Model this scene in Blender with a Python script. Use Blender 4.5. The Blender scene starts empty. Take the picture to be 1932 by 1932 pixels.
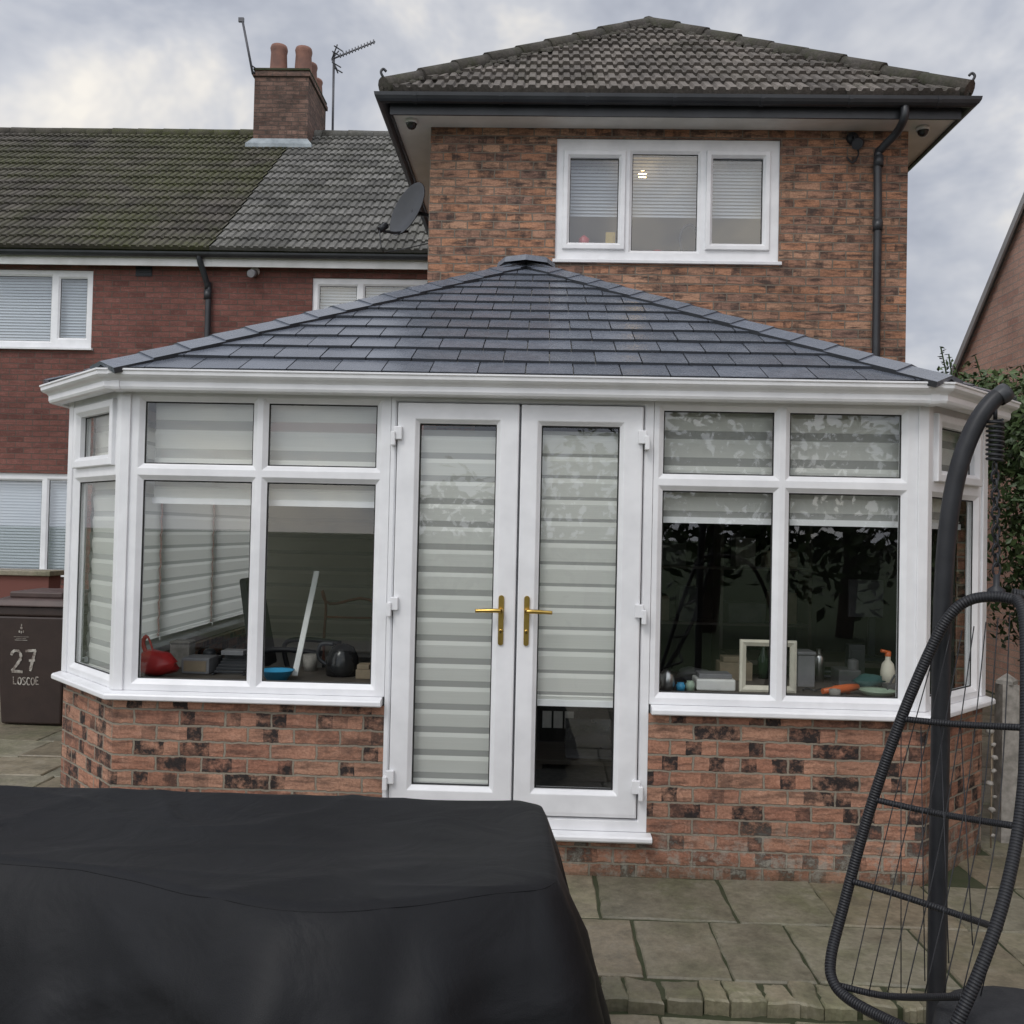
import bpy, bmesh, math, random
from mathutils import Vector, Matrix, noise
random.seed(7)
SC=bpy.context.scene; COL=SC.collection
V3=Vector
# ------------------------------------------------------------------ camera
F=1750.0; CX=966.0
YAW,PITCH,ROLL=.03,.021,.022
CAM=V3((0,-4.5,1.65))
RM=Matrix.Rotation(YAW,3,'Z')@Matrix.Rotation(math.pi/2+PITCH,3,'X')@Matrix.Rotation(ROLL,3,'Z')
def ray(u,v): return RM@V3(((u-CX)/F,-(v-CX)/F,-1))
def PY(u,v,Y=0.0):
    r=ray(u,v); return CAM+r*((Y-CAM.y)/r.y)
def PZ(u,v,Z=0.0):
    r=ray(u,v); return CAM+r*((Z-CAM.z)/r.z)
def X(u,v=1100,Y=0.0): return PY(u,v,Y).x
def ZZ(u,v,Y=0.0): return PY(u,v,Y).z
cd=bpy.data.cameras.new('camera'); cam=bpy.data.objects.new('camera',cd); COL.objects.link(cam)
cam.location=CAM; cam.rotation_euler=RM.to_euler()
cd.sensor_width=36; cd.lens=36*F/1932; cd.clip_end=2000; cd.clip_start=.05
SC.camera=cam
SC.view_settings.view_transform='Standard'; SC.view_settings.look='None'; SC.view_settings.exposure=0

# ------------------------------------------------------------------ materials
M={}
def newmat(name):
    m=bpy.data.materials.new(name); m.use_nodes=True
    nt=m.node_tree; b=nt.nodes['Principled BSDF']; M[name]=m
    return m,nt,b
def N(nt,t,**kw):
    n=nt.nodes.new(t)
    for k,v in kw.items():
        if k in n.inputs: n.inputs[k].default_value=v
        else: setattr(n,k,v)
    return n
def ramp(nt,stops,interp='LINEAR'):
    r=nt.nodes.new('ShaderNodeValToRGB'); e=r.color_ramp; e.interpolation=interp
    while len(e.elements)<len(stops): e.elements.new(.5)
    for el,(p,c) in zip(e.elements,stops):
        el.position=p; el.color=tuple(c)+(1,) if len(c)==3 else c
    return r
def mix(nt,fac,a,b,blend='MIX'):
    n=nt.nodes.new('ShaderNodeMix'); n.data_type='RGBA'; n.blend_type=blend
    for i,x in ((0,fac),(6,a),(7,b)):
        if hasattr(x,'is_output'): nt.links.new(x,n.inputs[i])
        elif isinstance(x,(int,float)): n.inputs[i].default_value=x if i==0 else (x,x,x,1)
        else: n.inputs[i].default_value=tuple(x)+(1,)
    return n.outputs[2]
def mth(nt,op,a,b=0.0,clamp=False,c=None):
    n=nt.nodes.new('ShaderNodeMath'); n.operation=op; n.use_clamp=clamp
    for i,x in ((0,a),(1,b),(2,c)):
        if x is None: continue
        if hasattr(x,'is_output'): nt.links.new(x,n.inputs[i])
        else: n.inputs[i].default_value=x
    return n.outputs[0]
def objco(nt,scale=(1,1,1),which='Object'):
    t=nt.nodes.new('ShaderNodeTexCoord'); mp=nt.nodes.new('ShaderNodeMapping'); mp.inputs['Scale'].default_value=scale
    nt.links.new(t.outputs[which],mp.inputs[0]); return mp.outputs[0]
def nz(nt,co,scale,detail=3,rough=.55,dist=0):
    n=N(nt,'ShaderNodeTexNoise',Scale=scale,Detail=detail,Roughness=rough,Distortion=dist)
    nt.links.new(co,n.inputs['Vector']); return n.outputs['Fac']
def rng(nt,f,lo,hi,c0=0.0,c1=1.0):
    r=ramp(nt,[(lo,(c0,)*3),(hi,(c1,)*3)]); nt.links.new(f,r.inputs[0]); return r.outputs[0]
def tone(nt):
    a=nt.nodes.new('ShaderNodeAttribute'); a.attribute_name='tone'; return a.outputs['Fac']
def bump(nt,b,h,strength=.3,dist=.01):
    n=N(nt,'ShaderNodeBump',Strength=strength,Distance=dist); nt.links.new(h,n.inputs['Height']); nt.links.new(n.outputs[0],b.inputs['Normal'])
def valmul(nt,c,v):
    hs=N(nt,'ShaderNodeHueSaturation'); nt.links.new(c,hs.inputs['Color']); nt.links.new(v,hs.inputs['Value']); return hs.outputs[0]
def pm(name,c1,c2=None,scale=6,rough=.6,bs=None,bstr=.2,metal=0,spec=.5,stretch=(1,1,1),usetone=0,bd=.005):
    m,nt,b=newmat(name); co=objco(nt,stretch)
    c2=c2 or tuple(x*.8 for x in c1)
    c=mix(nt,rng(nt,nz(nt,co,scale,3,.6),.35,.65),c1,c2)
    if usetone: c=valmul(nt,c,mth(nt,'MULTIPLY_ADD',tone(nt),usetone,c=1-usetone*.5))
    nt.links.new(c,b.inputs['Base Color'])
    b.inputs['Roughness'].default_value=rough; b.inputs['Metallic'].default_value=metal; b.inputs['Specular IOR Level'].default_value=spec
    if bs: bump(nt,b,nz(nt,co,bs,2),bstr,bd)
    return m
def brickmat(name,stops,mortar,patch=.5,patchcol=(.03,.025,.025),streak=.3,half=True,pth=.62,green=0,wobble=.014,sthr=.45,whole=.85,soft=(.36,.60)):
    m,nt,b=newmat(name)
    t=nt.nodes.new('ShaderNodeTexCoord'); uv=t.outputs['UV']
    wob=N(nt,'ShaderNodeTexNoise',Scale=26.0,Detail=2); nt.links.new(uv,wob.inputs['Vector'])
    sub=nt.nodes.new('ShaderNodeVectorMath'); sub.operation='MULTIPLY_ADD'
    nt.links.new(wob.outputs['Color'],sub.inputs[0]); sub.inputs[1].default_value=(wobble,wobble,0)
    nt.links.new(uv,sub.inputs[2]); vec=sub.outputs[0]
    def bt(w,off=.5,ms=.006):
        k=N(nt,'ShaderNodeTexBrick'); k.offset=off
        k.inputs['Color1'].default_value=(0,0,0,1); k.inputs['Color2'].default_value=(1,1,1,1); k.inputs['Mortar'].default_value=(.5,.5,.5,1)
        k.inputs['Scale'].default_value=1; k.inputs['Mortar Size'].default_value=ms; k.inputs['Mortar Smooth'].default_value=.3
        k.inputs['Brick Width'].default_value=w; k.inputs['Row Height'].default_value=.075
        nt.links.new(vec,k.inputs['Vector']); return k
    k=bt(.225); col=ramp(nt,stops); nt.links.new(k.outputs['Color'],col.inputs[0]); c=col.outputs[0]
    n1=nz(nt,vec,15,4,.72)
    mv=nt.nodes.new('ShaderNodeMapping'); mv.inputs['Scale'].default_value=(5,30,1); nt.links.new(vec,mv.inputs[0])
    n2=nz(nt,mv.outputs[0],1,4,.7)
    n3=nz(nt,vec,17,3,.7); c=mix(nt,rng(nt,n3,.52,.75,0,.45),c,tuple(min(1,x*1.25+.05) for x in stops[len(stops)//2][1]))
    c=mix(nt,mth(nt,'MULTIPLY',rng(nt,n2,sthr,sthr+.18),streak),c,patchcol)
    if half:
        k2=bt(.075,.5,.0); kk=rng(nt,k2.outputs['Color'],pth,pth+.14)
        sf=rng(nt,n1,*soft)
        c=mix(nt,mth(nt,'MULTIPLY',mth(nt,'MULTIPLY',kk,sf),patch),c,patchcol)
        k3=bt(.225,.5,.0); kb=rng(nt,mth(nt,'FRACT',mth(nt,'MULTIPLY',k3.outputs['Color'],7.31)),.80,.90)
        c=mix(nt,mth(nt,'MULTIPLY',mth(nt,'MULTIPLY',kb,rng(nt,n1,.38,.62)),patch*whole),c,tuple(x*1.4 for x in patchcol))
    nf=nz(nt,uv,70,3,.7)
    c=mix(nt,1.0,c,rng(nt,nf,.25,.75,.66,1.27),'MULTIPLY')
    mo=mix(nt,nf,mortar,tuple(x*.5 for x in mortar))
    c=mix(nt,k.outputs['Fac'],c,mo); c=mix(nt,1.0,c,rng(nt,nz(nt,uv,1.5,3,.6),.3,.7,.75,1.1),'MULTIPLY')
    if green:
        sp=nt.nodes.new('ShaderNodeSeparateXYZ'); nt.links.new(uv,sp.inputs[0])
        low=mth(nt,'SUBTRACT',.30,sp.outputs[1],True); g=mth(nt,'MULTIPLY',mth(nt,'MULTIPLY',low,4.5,True),rng(nt,n1,.48,.62))
        c=mix(nt,mth(nt,'MULTIPLY',g,green),c,(.36,.34,.29))
        low2=mth(nt,'MULTIPLY',mth(nt,'SUBTRACT',.12,sp.outputs[1],True),6.0,True); c=mix(nt,mth(nt,'MULTIPLY',low2,.7),c,(.06,.06,.035))
    nt.links.new(c,b.inputs['Base Color']); b.inputs['Roughness'].default_value=.88; b.inputs['Specular IOR Level'].default_value=.25
    h=mth(nt,'ADD',mth(nt,'SUBTRACT',1.0,k.outputs['Fac']),mth(nt,'MULTIPLY',nf,.5)); bump(nt,b,h,.8,.010)
    return m
brickmat('brick_ext',[(0,(.28,.155,.11)),(.2,(.42,.21,.125)),(.4,(.48,.25,.15)),(.55,(.36,.20,.14)),(.7,(.51,.30,.195)),(.85,(.42,.235,.155)),(1,(.26,.155,.12))],(.27,.23,.185),.85,(.060,.047,.043),.9,pth=.68,sthr=.45,soft=(.36,.62),whole=.35)
brickmat('brick_base',[(0,(.30,.145,.10)),(.3,(.41,.205,.135)),(.55,(.47,.265,.18)),(.8,(.36,.175,.12)),(1,(.44,.25,.17))],(.36,.315,.25),.98,(.030,.026,.026),.6,pth=.58,green=.8,whole=.45,sthr=.46,soft=(.34,.56))
brickmat('brick_terrace',[(0,(.135,.056,.047)),(.3,(.19,.079,.064)),(.6,(.225,.096,.078)),(1,(.17,.073,.062))],(.155,.12,.10),.3,(.07,.042,.038),.4,half=False)
brickmat('brick_chimney',[(0,(.12,.072,.058)),(.4,(.19,.115,.09)),(.7,(.23,.14,.11)),(1,(.15,.095,.078))],(.12,.10,.085),.6,(.04,.034,.03),.6,pth=.7)
brickmat('brick_gable',[(0,(.60,.37,.30)),(.5,(.72,.47,.38)),(1,(.64,.42,.34))],(.62,.55,.49),.3,(.3,.2,.16),.15,half=False)
pm('upvc',(.83,.835,.85),(.74,.745,.76),5,.30,60,.03)
pm('upvc_old',(.80,.79,.75),(.66,.65,.61),2.5,.5,20,.05)
pm('fascia_white',(.78,.78,.77),(.62,.62,.6),3,.45)
pm('barge_grey',(.42,.42,.42),(.3,.3,.3),3,.6)
pm('black_plastic',(.02,.022,.026),(.032,.035,.04),4,.42,30,.05)
pm('gasket',(.014,.014,.015),(.02,.02,.02),8,.6)
pm('lead',(.32,.36,.38),(.2,.23,.25),6,.6,20,.2)
pm('gold',(.62,.42,.12),(.5,.33,.09),20,.28,metal=1)
pm('steel',(.6,.6,.6),(.5,.5,.5),20,.3,metal=1)
pm('dark_metal',(.014,.015,.018),(.022,.023,.027),15,.45,spec=.35)
pm('aerial_metal',(.10,.10,.11),(.07,.07,.08),10,.5,metal=.3)
pm('terracotta',(.25,.125,.092),(.16,.085,.068),4,.85,30,.3)
pm('soil',(.042,.046,.022),(.028,.038,.013),14,.95,50,.6)
pm('grass',(.05,.085,.03),(.07,.10,.04),2,.95,40,.5)
def stonemat(name,ca,cb,ct):
    m,nt,b=newmat(name); co=objco(nt); t=tone(nt)
    c=mix(nt,t,ca,cb)
    nA=nz(nt,co,2.2,5,.65,.4); nB=nz(nt,co,6,5,.68); nC=nz(nt,co,38,3,.7)
    c=mix(nt,rng(nt,nA,.47,.68,0,.7),c,(.125,.128,.064))
    c=mix(nt,rng(nt,nB,.48,.74,0,.75),c,(.085,.078,.055))
    c=mix(nt,rng(nt,nB,.30,.44,.5,0),c,ct)
    c=mix(nt,1.0,c,rng(nt,nC,.25,.75,.72,1.22),'MULTIPLY')
    c=valmul(nt,c,mth(nt,'MULTIPLY_ADD',mth(nt,'FRACT',mth(nt,'MULTIPLY',t,5.3)),.45,c=.78))
    nt.links.new(c,b.inputs['Base Color']); nt.links.new(rng(nt,nA,.35,.65,.34,.7),b.inputs['Roughness']); b.inputs['Specular IOR Level'].default_value=.5
    bump(nt,b,mth(nt,'ADD',mth(nt,'MULTIPLY',nB,1.0),mth(nt,'MULTIPLY',nC,.25)),.55,.014)
stonemat('stone',(.235,.198,.138),(.20,.190,.142),(.29,.27,.215)); stonemat('stone_sett',(.25,.215,.15),(.18,.165,.115),(.31,.28,.215))
pm('bin_brown',(.034,.020,.016),(.026,.015,.012),8,.5,60,.12)
pm('bin_lid',(.075,.046,.040),(.055,.034,.03),8,.5,60,.12)
pm('paint_white',(.50,.48,.43),(.16,.13,.11),28,.8)
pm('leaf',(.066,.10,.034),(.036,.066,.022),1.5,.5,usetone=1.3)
pm('bark',(.09,.065,.045),(.05,.038,.028),8,.9,30,.5)
def blindmat(name,c,tr):
    m=bpy.data.materials.new(name); m.use_nodes=True; nt=m.node_tree; nt.nodes.clear(); M[name]=m
    o=nt.nodes.new('ShaderNodeOutputMaterial'); d=N(nt,'ShaderNodeBsdfDiffuse')
    t=N(nt,'ShaderNodeBsdfTranslucent'); t.inputs[0].default_value=c+(1,)
    w=nz(nt,objco(nt,(2,2,220)),1.5,2); nt.links.new(mix(nt,w,c,tuple(x*.84 for x in c)),d.inputs[0])
    mx=nt.nodes.new('ShaderNodeMixShader'); mx.inputs[0].default_value=tr
    nt.links.new(d.outputs[0],mx.inputs[1]); nt.links.new(t.outputs[0],mx.inputs[2]); nt.links.new(mx.outputs[0],o.inputs[0])
blindmat('blind_op',(.86,.86,.82),.22); blindmat('blind_side',(.93,.93,.91),.5); blindmat('blind_side_sheer',(.62,.63,.62),.45); blindmat('blind_beige',(.62,.59,.51),.3); blindmat('blind_slat',(.70,.73,.77),.25)
pm('carpet',(.10,.10,.10),(.07,.07,.07),30,.95)
pm('plaster',(.55,.54,.5),(.5,.49,.46),2,.9)
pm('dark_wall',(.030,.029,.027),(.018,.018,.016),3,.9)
pm('wood_desk',(.10,.085,.07),(.07,.06,.05),6,.5,stretch=(1,8,1))
pm('red_plastic',(.5,.035,.035),(.36,.02,.02),8,.35,20,.3)
pm('orange_plastic',(.62,.13,.03),(.5,.10,.02),8,.4)
pm('blue_plastic',(.06,.36,.62),(.05,.3,.52),8,.35)
pm('yellow_plastic',(.55,.38,.06),(.45,.3,.05),8,.5)
pm('cream_paint',(.76,.72,.6),(.66,.62,.52),8,.6)
pm('black_gloss',(.012,.012,.013),(.02,.02,.02),8,.2)
pm('grey_plastic',(.22,.22,.23),(.16,.16,.17),8,.5)
pm('dim_grey',(.09,.09,.095),(.06,.06,.064),8,.6)
pm('white_plastic',(.75,.75,.73),(.65,.65,.63),8,.4)
pm('shell_grey',(.34,.32,.29),(.2,.19,.17),20,.7)
pm('card',(.28,.22,.15),(.2,.16,.11),8,.8)
pm('green_dish',(.36,.46,.36),(.3,.4,.3),8,.4)
pm('teal_cloth',(.04,.11,.11),(.025,.075,.07),8,.9)
pm('green_glass',(.015,.04,.02),(.01,.03,.015),8,.15)
pm('paper',(.75,.74,.7),(.65,.64,.6),20,.9)
pm('cushion',(.018,.019,.022),(.026,.027,.03),40,.95,200,.3)
pm('bronze',(.3,.12,.08),(.2,.1,.07),10,.8)
def slatemat():
    m,nt,b=newmat('slate'); co=objco(nt)
    n=nz(nt,co,14,4,.7); r=ramp(nt,[(.3,(.100,.114,.143)),(.7,(.136,.152,.186))]); nt.links.new(n,r.inputs[0])
    c=valmul(nt,r.outputs[0],mth(nt,'MULTIPLY_ADD',tone(nt),.34,c=.83))
    nt.links.new(c,b.inputs['Base Color'])
    nt.links.new(mth(nt,'MULTIPLY_ADD',n,.18,c=.18),b.inputs['Roughness'])
    b.inputs['Specular IOR Level'].default_value=.85
    bump(nt,b,nz(nt,co,45,3,.6),.14,.004)
slatemat()
pm('slate_edge',(.040,.044,.054),(.052,.057,.068),9,.5)
def tilemat(name,c1,c2,moss,mossamt,mscale=1.4,lo=.45,hi=.65):
    m,nt,b=newmat(name); co=objco(nt)
    r=ramp(nt,[(.3,c1),(.7,c2)]); nt.links.new(nz(nt,co,3.5,4,.65),r.inputs[0])
    c=valmul(nt,r.outputs[0],mth(nt,'MULTIPLY_ADD',tone(nt),.6,c=.7))
    f=nz(nt,co,40,3,.7); c=mix(nt,1.0,c,rng(nt,f,.3,.7,.62,1.28),'MULTIPLY')
    g=rng(nt,nz(nt,co,mscale,5,.7,.4),lo,hi); g2=rng(nt,nz(nt,co,18,4,.7),.4,.6)
    mf=mth(nt,'MULTIPLY',mth(nt,'MULTIPLY',g,mth(nt,'MULTIPLY_ADD',g2,.7,c=.3)),mossamt,True)
    c=mix(nt,mf,c,moss)
    nt.links.new(c,b.inputs['Base Color']); b.inputs['Roughness'].default_value=.85; b.inputs['Specular IOR Level'].default_value=.3
    bump(nt,b,mth(nt,'ADD',f,mf),.35,.008)
tilemat('tile_ext',(.105,.094,.085),(.175,.155,.138),(.055,.055,.032),.55,2.2,.52,.7)
tilemat('tile_clean',(.10,.098,.092),(.17,.165,.155),(.07,.072,.045),.4)
tilemat('tile_mossy',(.056,.050,.043),(.10,.09,.077),(.070,.077,.026),.82,.75,.37,.61)
tilemat('hip_mossy',(.052,.047,.042),(.10,.09,.078),(.045,.05,.024),.8,5,.42,.65)
def glassmat(name,f0,refl,tint=(.93,.96,.95)):
    m=bpy.data.materials.new(name); m.use_nodes=True; nt=m.node_tree; nt.nodes.clear(); M[name]=m
    o=nt.nodes.new('ShaderNodeOutputMaterial'); tr=N(nt,'ShaderNodeBsdfTransparent'); tr.inputs[0].default_value=tint+(1,)
    gl=N(nt,'ShaderNodeBsdfGlossy'); gl.inputs['Roughness'].default_value=.01
    ge=nt.nodes.new('ShaderNodeNewGeometry'); dt=nt.nodes.new('ShaderNodeVectorMath'); dt.operation='DOT_PRODUCT'
    nt.links.new(ge.outputs['Incoming'],dt.inputs[0]); nt.links.new(ge.outputs['Normal'],dt.inputs[1])
    c=mth(nt,'SUBTRACT',1.0,mth(nt,'ABSOLUTE',dt.outputs['Value']),True)
    f=mth(nt,'MULTIPLY_ADD',mth(nt,'POWER',c,5.0),refl,True,c=f0)
    mx=nt.nodes.new('ShaderNodeMixShader'); nt.links.new(f,mx.inputs[0]); nt.links.new(tr.outputs[0],mx.inputs[1]); nt.links.new(gl.outputs[0],mx.inputs[2]); nt.links.new(mx.outputs[0],o.inputs[0])
glassmat('glass',.095,.9,(.95,.97,.96)); glassmat('glass_house',.15,.85,(.92,.95,.96))
def sheermat(name,col,a):
    m=bpy.data.materials.new(name); m.use_nodes=True; nt=m.node_tree; nt.nodes.clear(); M[name]=m
    o=nt.nodes.new('ShaderNodeOutputMaterial'); tr=N(nt,'ShaderNodeBsdfTransparent'); d=N(nt,'ShaderNodeBsdfDiffuse'); d.inputs[0].default_value=col+(1,)
    mx=nt.nodes.new('ShaderNodeMixShader'); mx.inputs[0].default_value=a
    nt.links.new(tr.outputs[0],mx.inputs[1]); nt.links.new(d.outputs[0],mx.inputs[2]); nt.links.new(mx.outputs[0],o.inputs[0])
sheermat('blind_sheer',(.58,.58,.56),.6); sheermat('sheer_beige',(.40,.38,.33),.8)
def fabric():
    m,nt,b=newmat('cover_fabric'); co=objco(nt)
    r=ramp(nt,[(.3,(.0042,.0046,.0060)),(.7,(.0072,.0078,.0100))]); nt.links.new(nz(nt,co,3,4,.65),r.inputs[0]); nt.links.new(r.outputs[0],b.inputs['Base Color'])
    b.inputs['Roughness'].default_value=.55; b.inputs['Specular IOR Level'].default_value=.24
    h=mth(nt,'ADD',nz(nt,co,5,3,.5,1.2),mth(nt,'MULTIPLY',nz(nt,co,350,1),.05)); bump(nt,b,h,.35,.02)
fabric()
def rattan():
    m,nt,b=newmat('rattan'); t=nt.nodes.new('ShaderNodeTexCoord')
    w=N(nt,'ShaderNodeTexWave',Scale=42.0,Distortion=.6); w.bands_direction='X'; nt.links.new(t.outputs['UV'],w.inputs[0])
    r=ramp(nt,[(.1,(.006,.006,.008)),(.6,(.017,.018,.022))]); nt.links.new(w.outputs['Fac'],r.inputs[0]); nt.links.new(r.outputs[0],b.inputs['Base Color'])
    b.inputs['Roughness'].default_value=.5; b.inputs['Specular IOR Level'].default_value=.4; bump(nt,b,w.outputs['Fac'],.45,.004)
rattan()
def emis(name,c,s):
    m,nt,b=newmat(name); b.inputs['Emission Color'].default_value=c+(1,); b.inputs['Emission Strength'].default_value=s; b.inputs['Base Color'].default_value=c+(1,)
emis('lamp_glow',(1,.62,.22),22)

# ------------------------------------------------------------------ mesh builder
class PL:
    def __init__(s,O,U,Nn): s.O=V3(O); s.U=V3(U).normalized(); s.N=V3(Nn).normalized()
    def p(s,u,v,w=0): return s.O+s.U*u+V3((0,0,v))+s.N*w
ORG={}
class MB:
    def __init__(s): s.v=[];s.f=[];s.uv=[];s.m=[];s.sm=[];s.t=[]
    def face(s,pts,uv=None,m=0,smooth=False,tone=.5):
        i=len(s.v); s.v+= [V3(p) for p in pts]; s.f.append(tuple(range(i,i+len(pts)))); s.uv.append(uv); s.m.append(m); s.sm.append(smooth); s.t.append(tone)
    def hexa(s,c,m=0,tone=.5):
        for q in ((0,1,2,3),(4,5,6,7),(0,1,5,4),(1,2,6,5),(2,3,7,6),(3,0,4,7)): s.face([c[i] for i in q],m=m,tone=tone)
    def box(s,x0,x1,y0,y1,z0,z1,m=0,tone=.5):
        s.hexa([V3(p) for p in ((x0,y0,z0),(x1,y0,z0),(x1,y1,z0),(x0,y1,z0),(x0,y0,z1),(x1,y0,z1),(x1,y1,z1),(x0,y1,z1))],m,tone)
    def pbox(s,pl,u0,u1,v0,v1,w0,w1,m=0):
        s.hexa([pl.p(*a) for a in ((u0,v0,w0),(u1,v0,w0),(u1,v0,w1),(u0,v0,w1),(u0,v1,w0),(u1,v1,w0),(u1,v1,w1),(u0,v1,w1))],m)
    def tube(s,pts,r,seg=10,cap=True,m=0,closed=False):
        pts=[V3(p) for p in pts]; n=len(pts); rr=r if isinstance(r,(list,tuple)) else [r]*n
        T=[]
        for i in range(n):
            a=pts[i-1] if (i>0 or closed) else pts[i]; b=pts[(i+1)%n] if (i<n-1 or closed) else pts[i]
            T.append((b-a).normalized())
        up=V3((0,0,1)) if abs(T[0].z)<.9 else V3((1,0,0))
        nn=(up-T[0]*up.dot(T[0])).normalized(); rings=[]; L=0; Ls=[]
        for i in range(n):
            if i:
                nn=(nn-T[i]*nn.dot(T[i])).normalized(); L+=(pts[i]-pts[i-1]).length
            bb=T[i].cross(nn); Ls.append(L)
            rings.append([pts[i]+(nn*math.cos(2*math.pi*k/seg)+bb*math.sin(2*math.pi*k/seg))*rr[i] for k in range(seg)])
        for i in range(n if closed else n-1):
            j=(i+1)%n; l1=Ls[j] if j else L+(pts[0]-pts[-1]).length
            for k in range(seg):
                k2=(k+1)%seg; a,b=k/seg*.14,(k+1)/seg*.14
                s.face([rings[i][k],rings[i][k2],rings[j][k2],rings[j][k]],uv=[(Ls[i],a),(Ls[i],b),(l1,b),(l1,a)],m=m,smooth=True)
        if cap and not closed: s.face(rings[0][::-1],m=m); s.face(rings[-1],m=m)
    def lathe(s,o,axis,prof,seg=20,m=0,smooth=True):
        o=V3(o); a=V3(axis).normalized(); up=V3((0,0,1)) if abs(a.z)<.9 else V3((1,0,0))
        x=(up-a*up.dot(a)).normalized(); y=a.cross(x)
        P=lambda r,h,k:o+a*h+(x*math.cos(2*math.pi*k/seg)+y*math.sin(2*math.pi*k/seg))*r
        for (r0,h0),(r1,h1) in zip(prof[:-1],prof[1:]):
            for k in range(seg):
                q=[P(r0,h0,k),P(r0,h0,k+1),P(r1,h1,k+1),P(r1,h1,k)]
                if r0<1e-6: q=q[1:]
                elif r1<1e-6: q=q[:3]
                s.face(q,m=m,smooth=smooth)
    def sweep(s,path,prof,closed=True,m=0,caps=True):
        P=[V3((a,b)) for a,b in path]; n=len(P); off=[]
        nr=[]
        for i in range(n-1):
            d=(P[i+1]-P[i]).normalized(); nr.append(V3((d.y,-d.x)))
        for i in range(n):
            if i==0: off.append(nr[0])
            elif i==n-1: off.append(nr[-1])
            else: off.append((nr[i-1]+nr[i])/(1+nr[i-1].dot(nr[i])))
        pr=list(prof)+([prof[0]] if closed else []); L=0
        for i in range(n-1):
            l=(P[i+1]-P[i]).length
            for (w0,z0),(w1,z1) in zip(pr[:-1],pr[1:]):
                q=[]
                for j,w,z in ((i,w0,z0),(i+1,w0,z0),(i+1,w1,z1),(i,w1,z1)):
                    p=P[j]+off[j]*w; q.append(V3((p.x,p.y,z)))
                if (q[0]-q[3]).length<1e-7: continue
                a=z0 if abs(z1-z0)>1e-6 else w0; b=z1 if abs(z1-z0)>1e-6 else w1
                s.face(q,uv=[(L,a),(L+l,a),(L+l,b),(L,b)],m=m)
            L+=l
        if caps and closed:
            for j in (0,n-1):
                q=[]
                for w,z in prof:
                    p=P[j]+off[j]*w; q.append(V3((p.x,p.y,z)))
                s.face(q,uv=[(w,z) for w,z in prof],m=m)
    def ring(s,pl,rect,b,prof,m=0):
        u0,v0,u1,v1=rect; R=[]
        for e,w in prof:
            i=[0 if e is None else max(0,x-e) for x in b]
            R.append([pl.p(u0+i[0],v0+i[1],w),pl.p(u1-i[2],v0+i[1],w),pl.p(u1-i[2],v1-i[3],w),pl.p(u0+i[0],v1-i[3],w)])
        for A,B in zip(R[:-1],R[1:]):
            for k in range(4):
                k2=(k+1)%4; q=[A[k],A[k2],B[k2],B[k]]
                if (A[k]-B[k]).length<1e-6 and (A[k2]-B[k2]).length<1e-6: continue
                s.face(q,m=m)
    def holes(s,pl,u0,u1,v0,v1,hs,depth=.1,m=0):
        us=sorted({u0,u1,*[x for h in hs for x in (h[0],h[2])]}); vs=sorted({v0,v1,*[x for h in hs for x in (h[1],h[3])]})
        for a,b in zip(us[:-1],us[1:]):
            for c,d in zip(vs[:-1],vs[1:]):
                mu,mv=(a+b)/2,(c+d)/2
                if any(h[0]<mu<h[2] and h[1]<mv<h[3] for h in hs): continue
                s.face([pl.p(a,c),pl.p(b,c),pl.p(b,d),pl.p(a,d)],uv=[(a,c),(b,c),(b,d),(a,d)],m=m)
        for a,c,b,d in hs:
            for (p,q,r,t) in ((a,c,b,c),(b,c,b,d),(b,d,a,d),(a,d,a,c)):
                s.face([pl.p(p,q),pl.p(r,t),pl.p(r,t,-depth),pl.p(p,q,-depth)],uv=[(p,q),(r,t),(r+depth,t+depth),(p+depth,q+depth)],m=m)
    def build(s,name,mats,parent=None,bevel=0,merge=True,recalc=True,seg=2):
        if isinstance(mats,str): mats=[mats]
        o3=ORG.get(parent.name,V3((0,0,0))) if parent else V3((0,0,0))
        me=bpy.data.meshes.new(name); bm=bmesh.new()
        uvl=bm.loops.layers.uv.new('UVMap'); tl=bm.loops.layers.float_color.new('tone')
        for pts,uv,m,sm,t in zip(s.f,s.uv,s.m,s.sm,s.t):
            vs=[bm.verts.new(s.v[i]-o3) for i in pts]
            try: f=bm.faces.new(vs)
            except ValueError: continue
            f.material_index=m; f.smooth=sm
            for k,l in enumerate(f.loops):
                l[tl]=(t,t,t,1)
                if uv: l[uvl].uv=uv[k]
        if merge: bmesh.ops.remove_doubles(bm,verts=bm.verts,dist=2e-5)
        if recalc: bmesh.ops.recalc_face_normals(bm,faces=bm.faces)
        bm.to_mesh(me); bm.free()
        for mm in mats: me.materials.append(M[mm])
        o=bpy.data.objects.new(name,me); COL.objects.link(o)
        if parent: o.parent=parent; ORG[o.name]=o3
        if bevel:
            b=o.modifiers.new('bevel','BEVEL'); b.width=bevel; b.segments=seg; b.limit_method='ANGLE'; b.angle_limit=.6
        return o
def tag(o,label=None,cat=None,group=None,kind=None):
    if label: o['label']=label
    if cat: o['category']=cat
    if group: o['group']=group
    if kind: o['kind']=kind
    return o
def thing(name,label,cat,loc,group=None):
    o=bpy.data.objects.new(name,None); COL.objects.link(o); o.location=loc; o.empty_display_size=.1
    ORG[o.name]=V3(loc); tag(o,label,cat,group); return o
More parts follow.
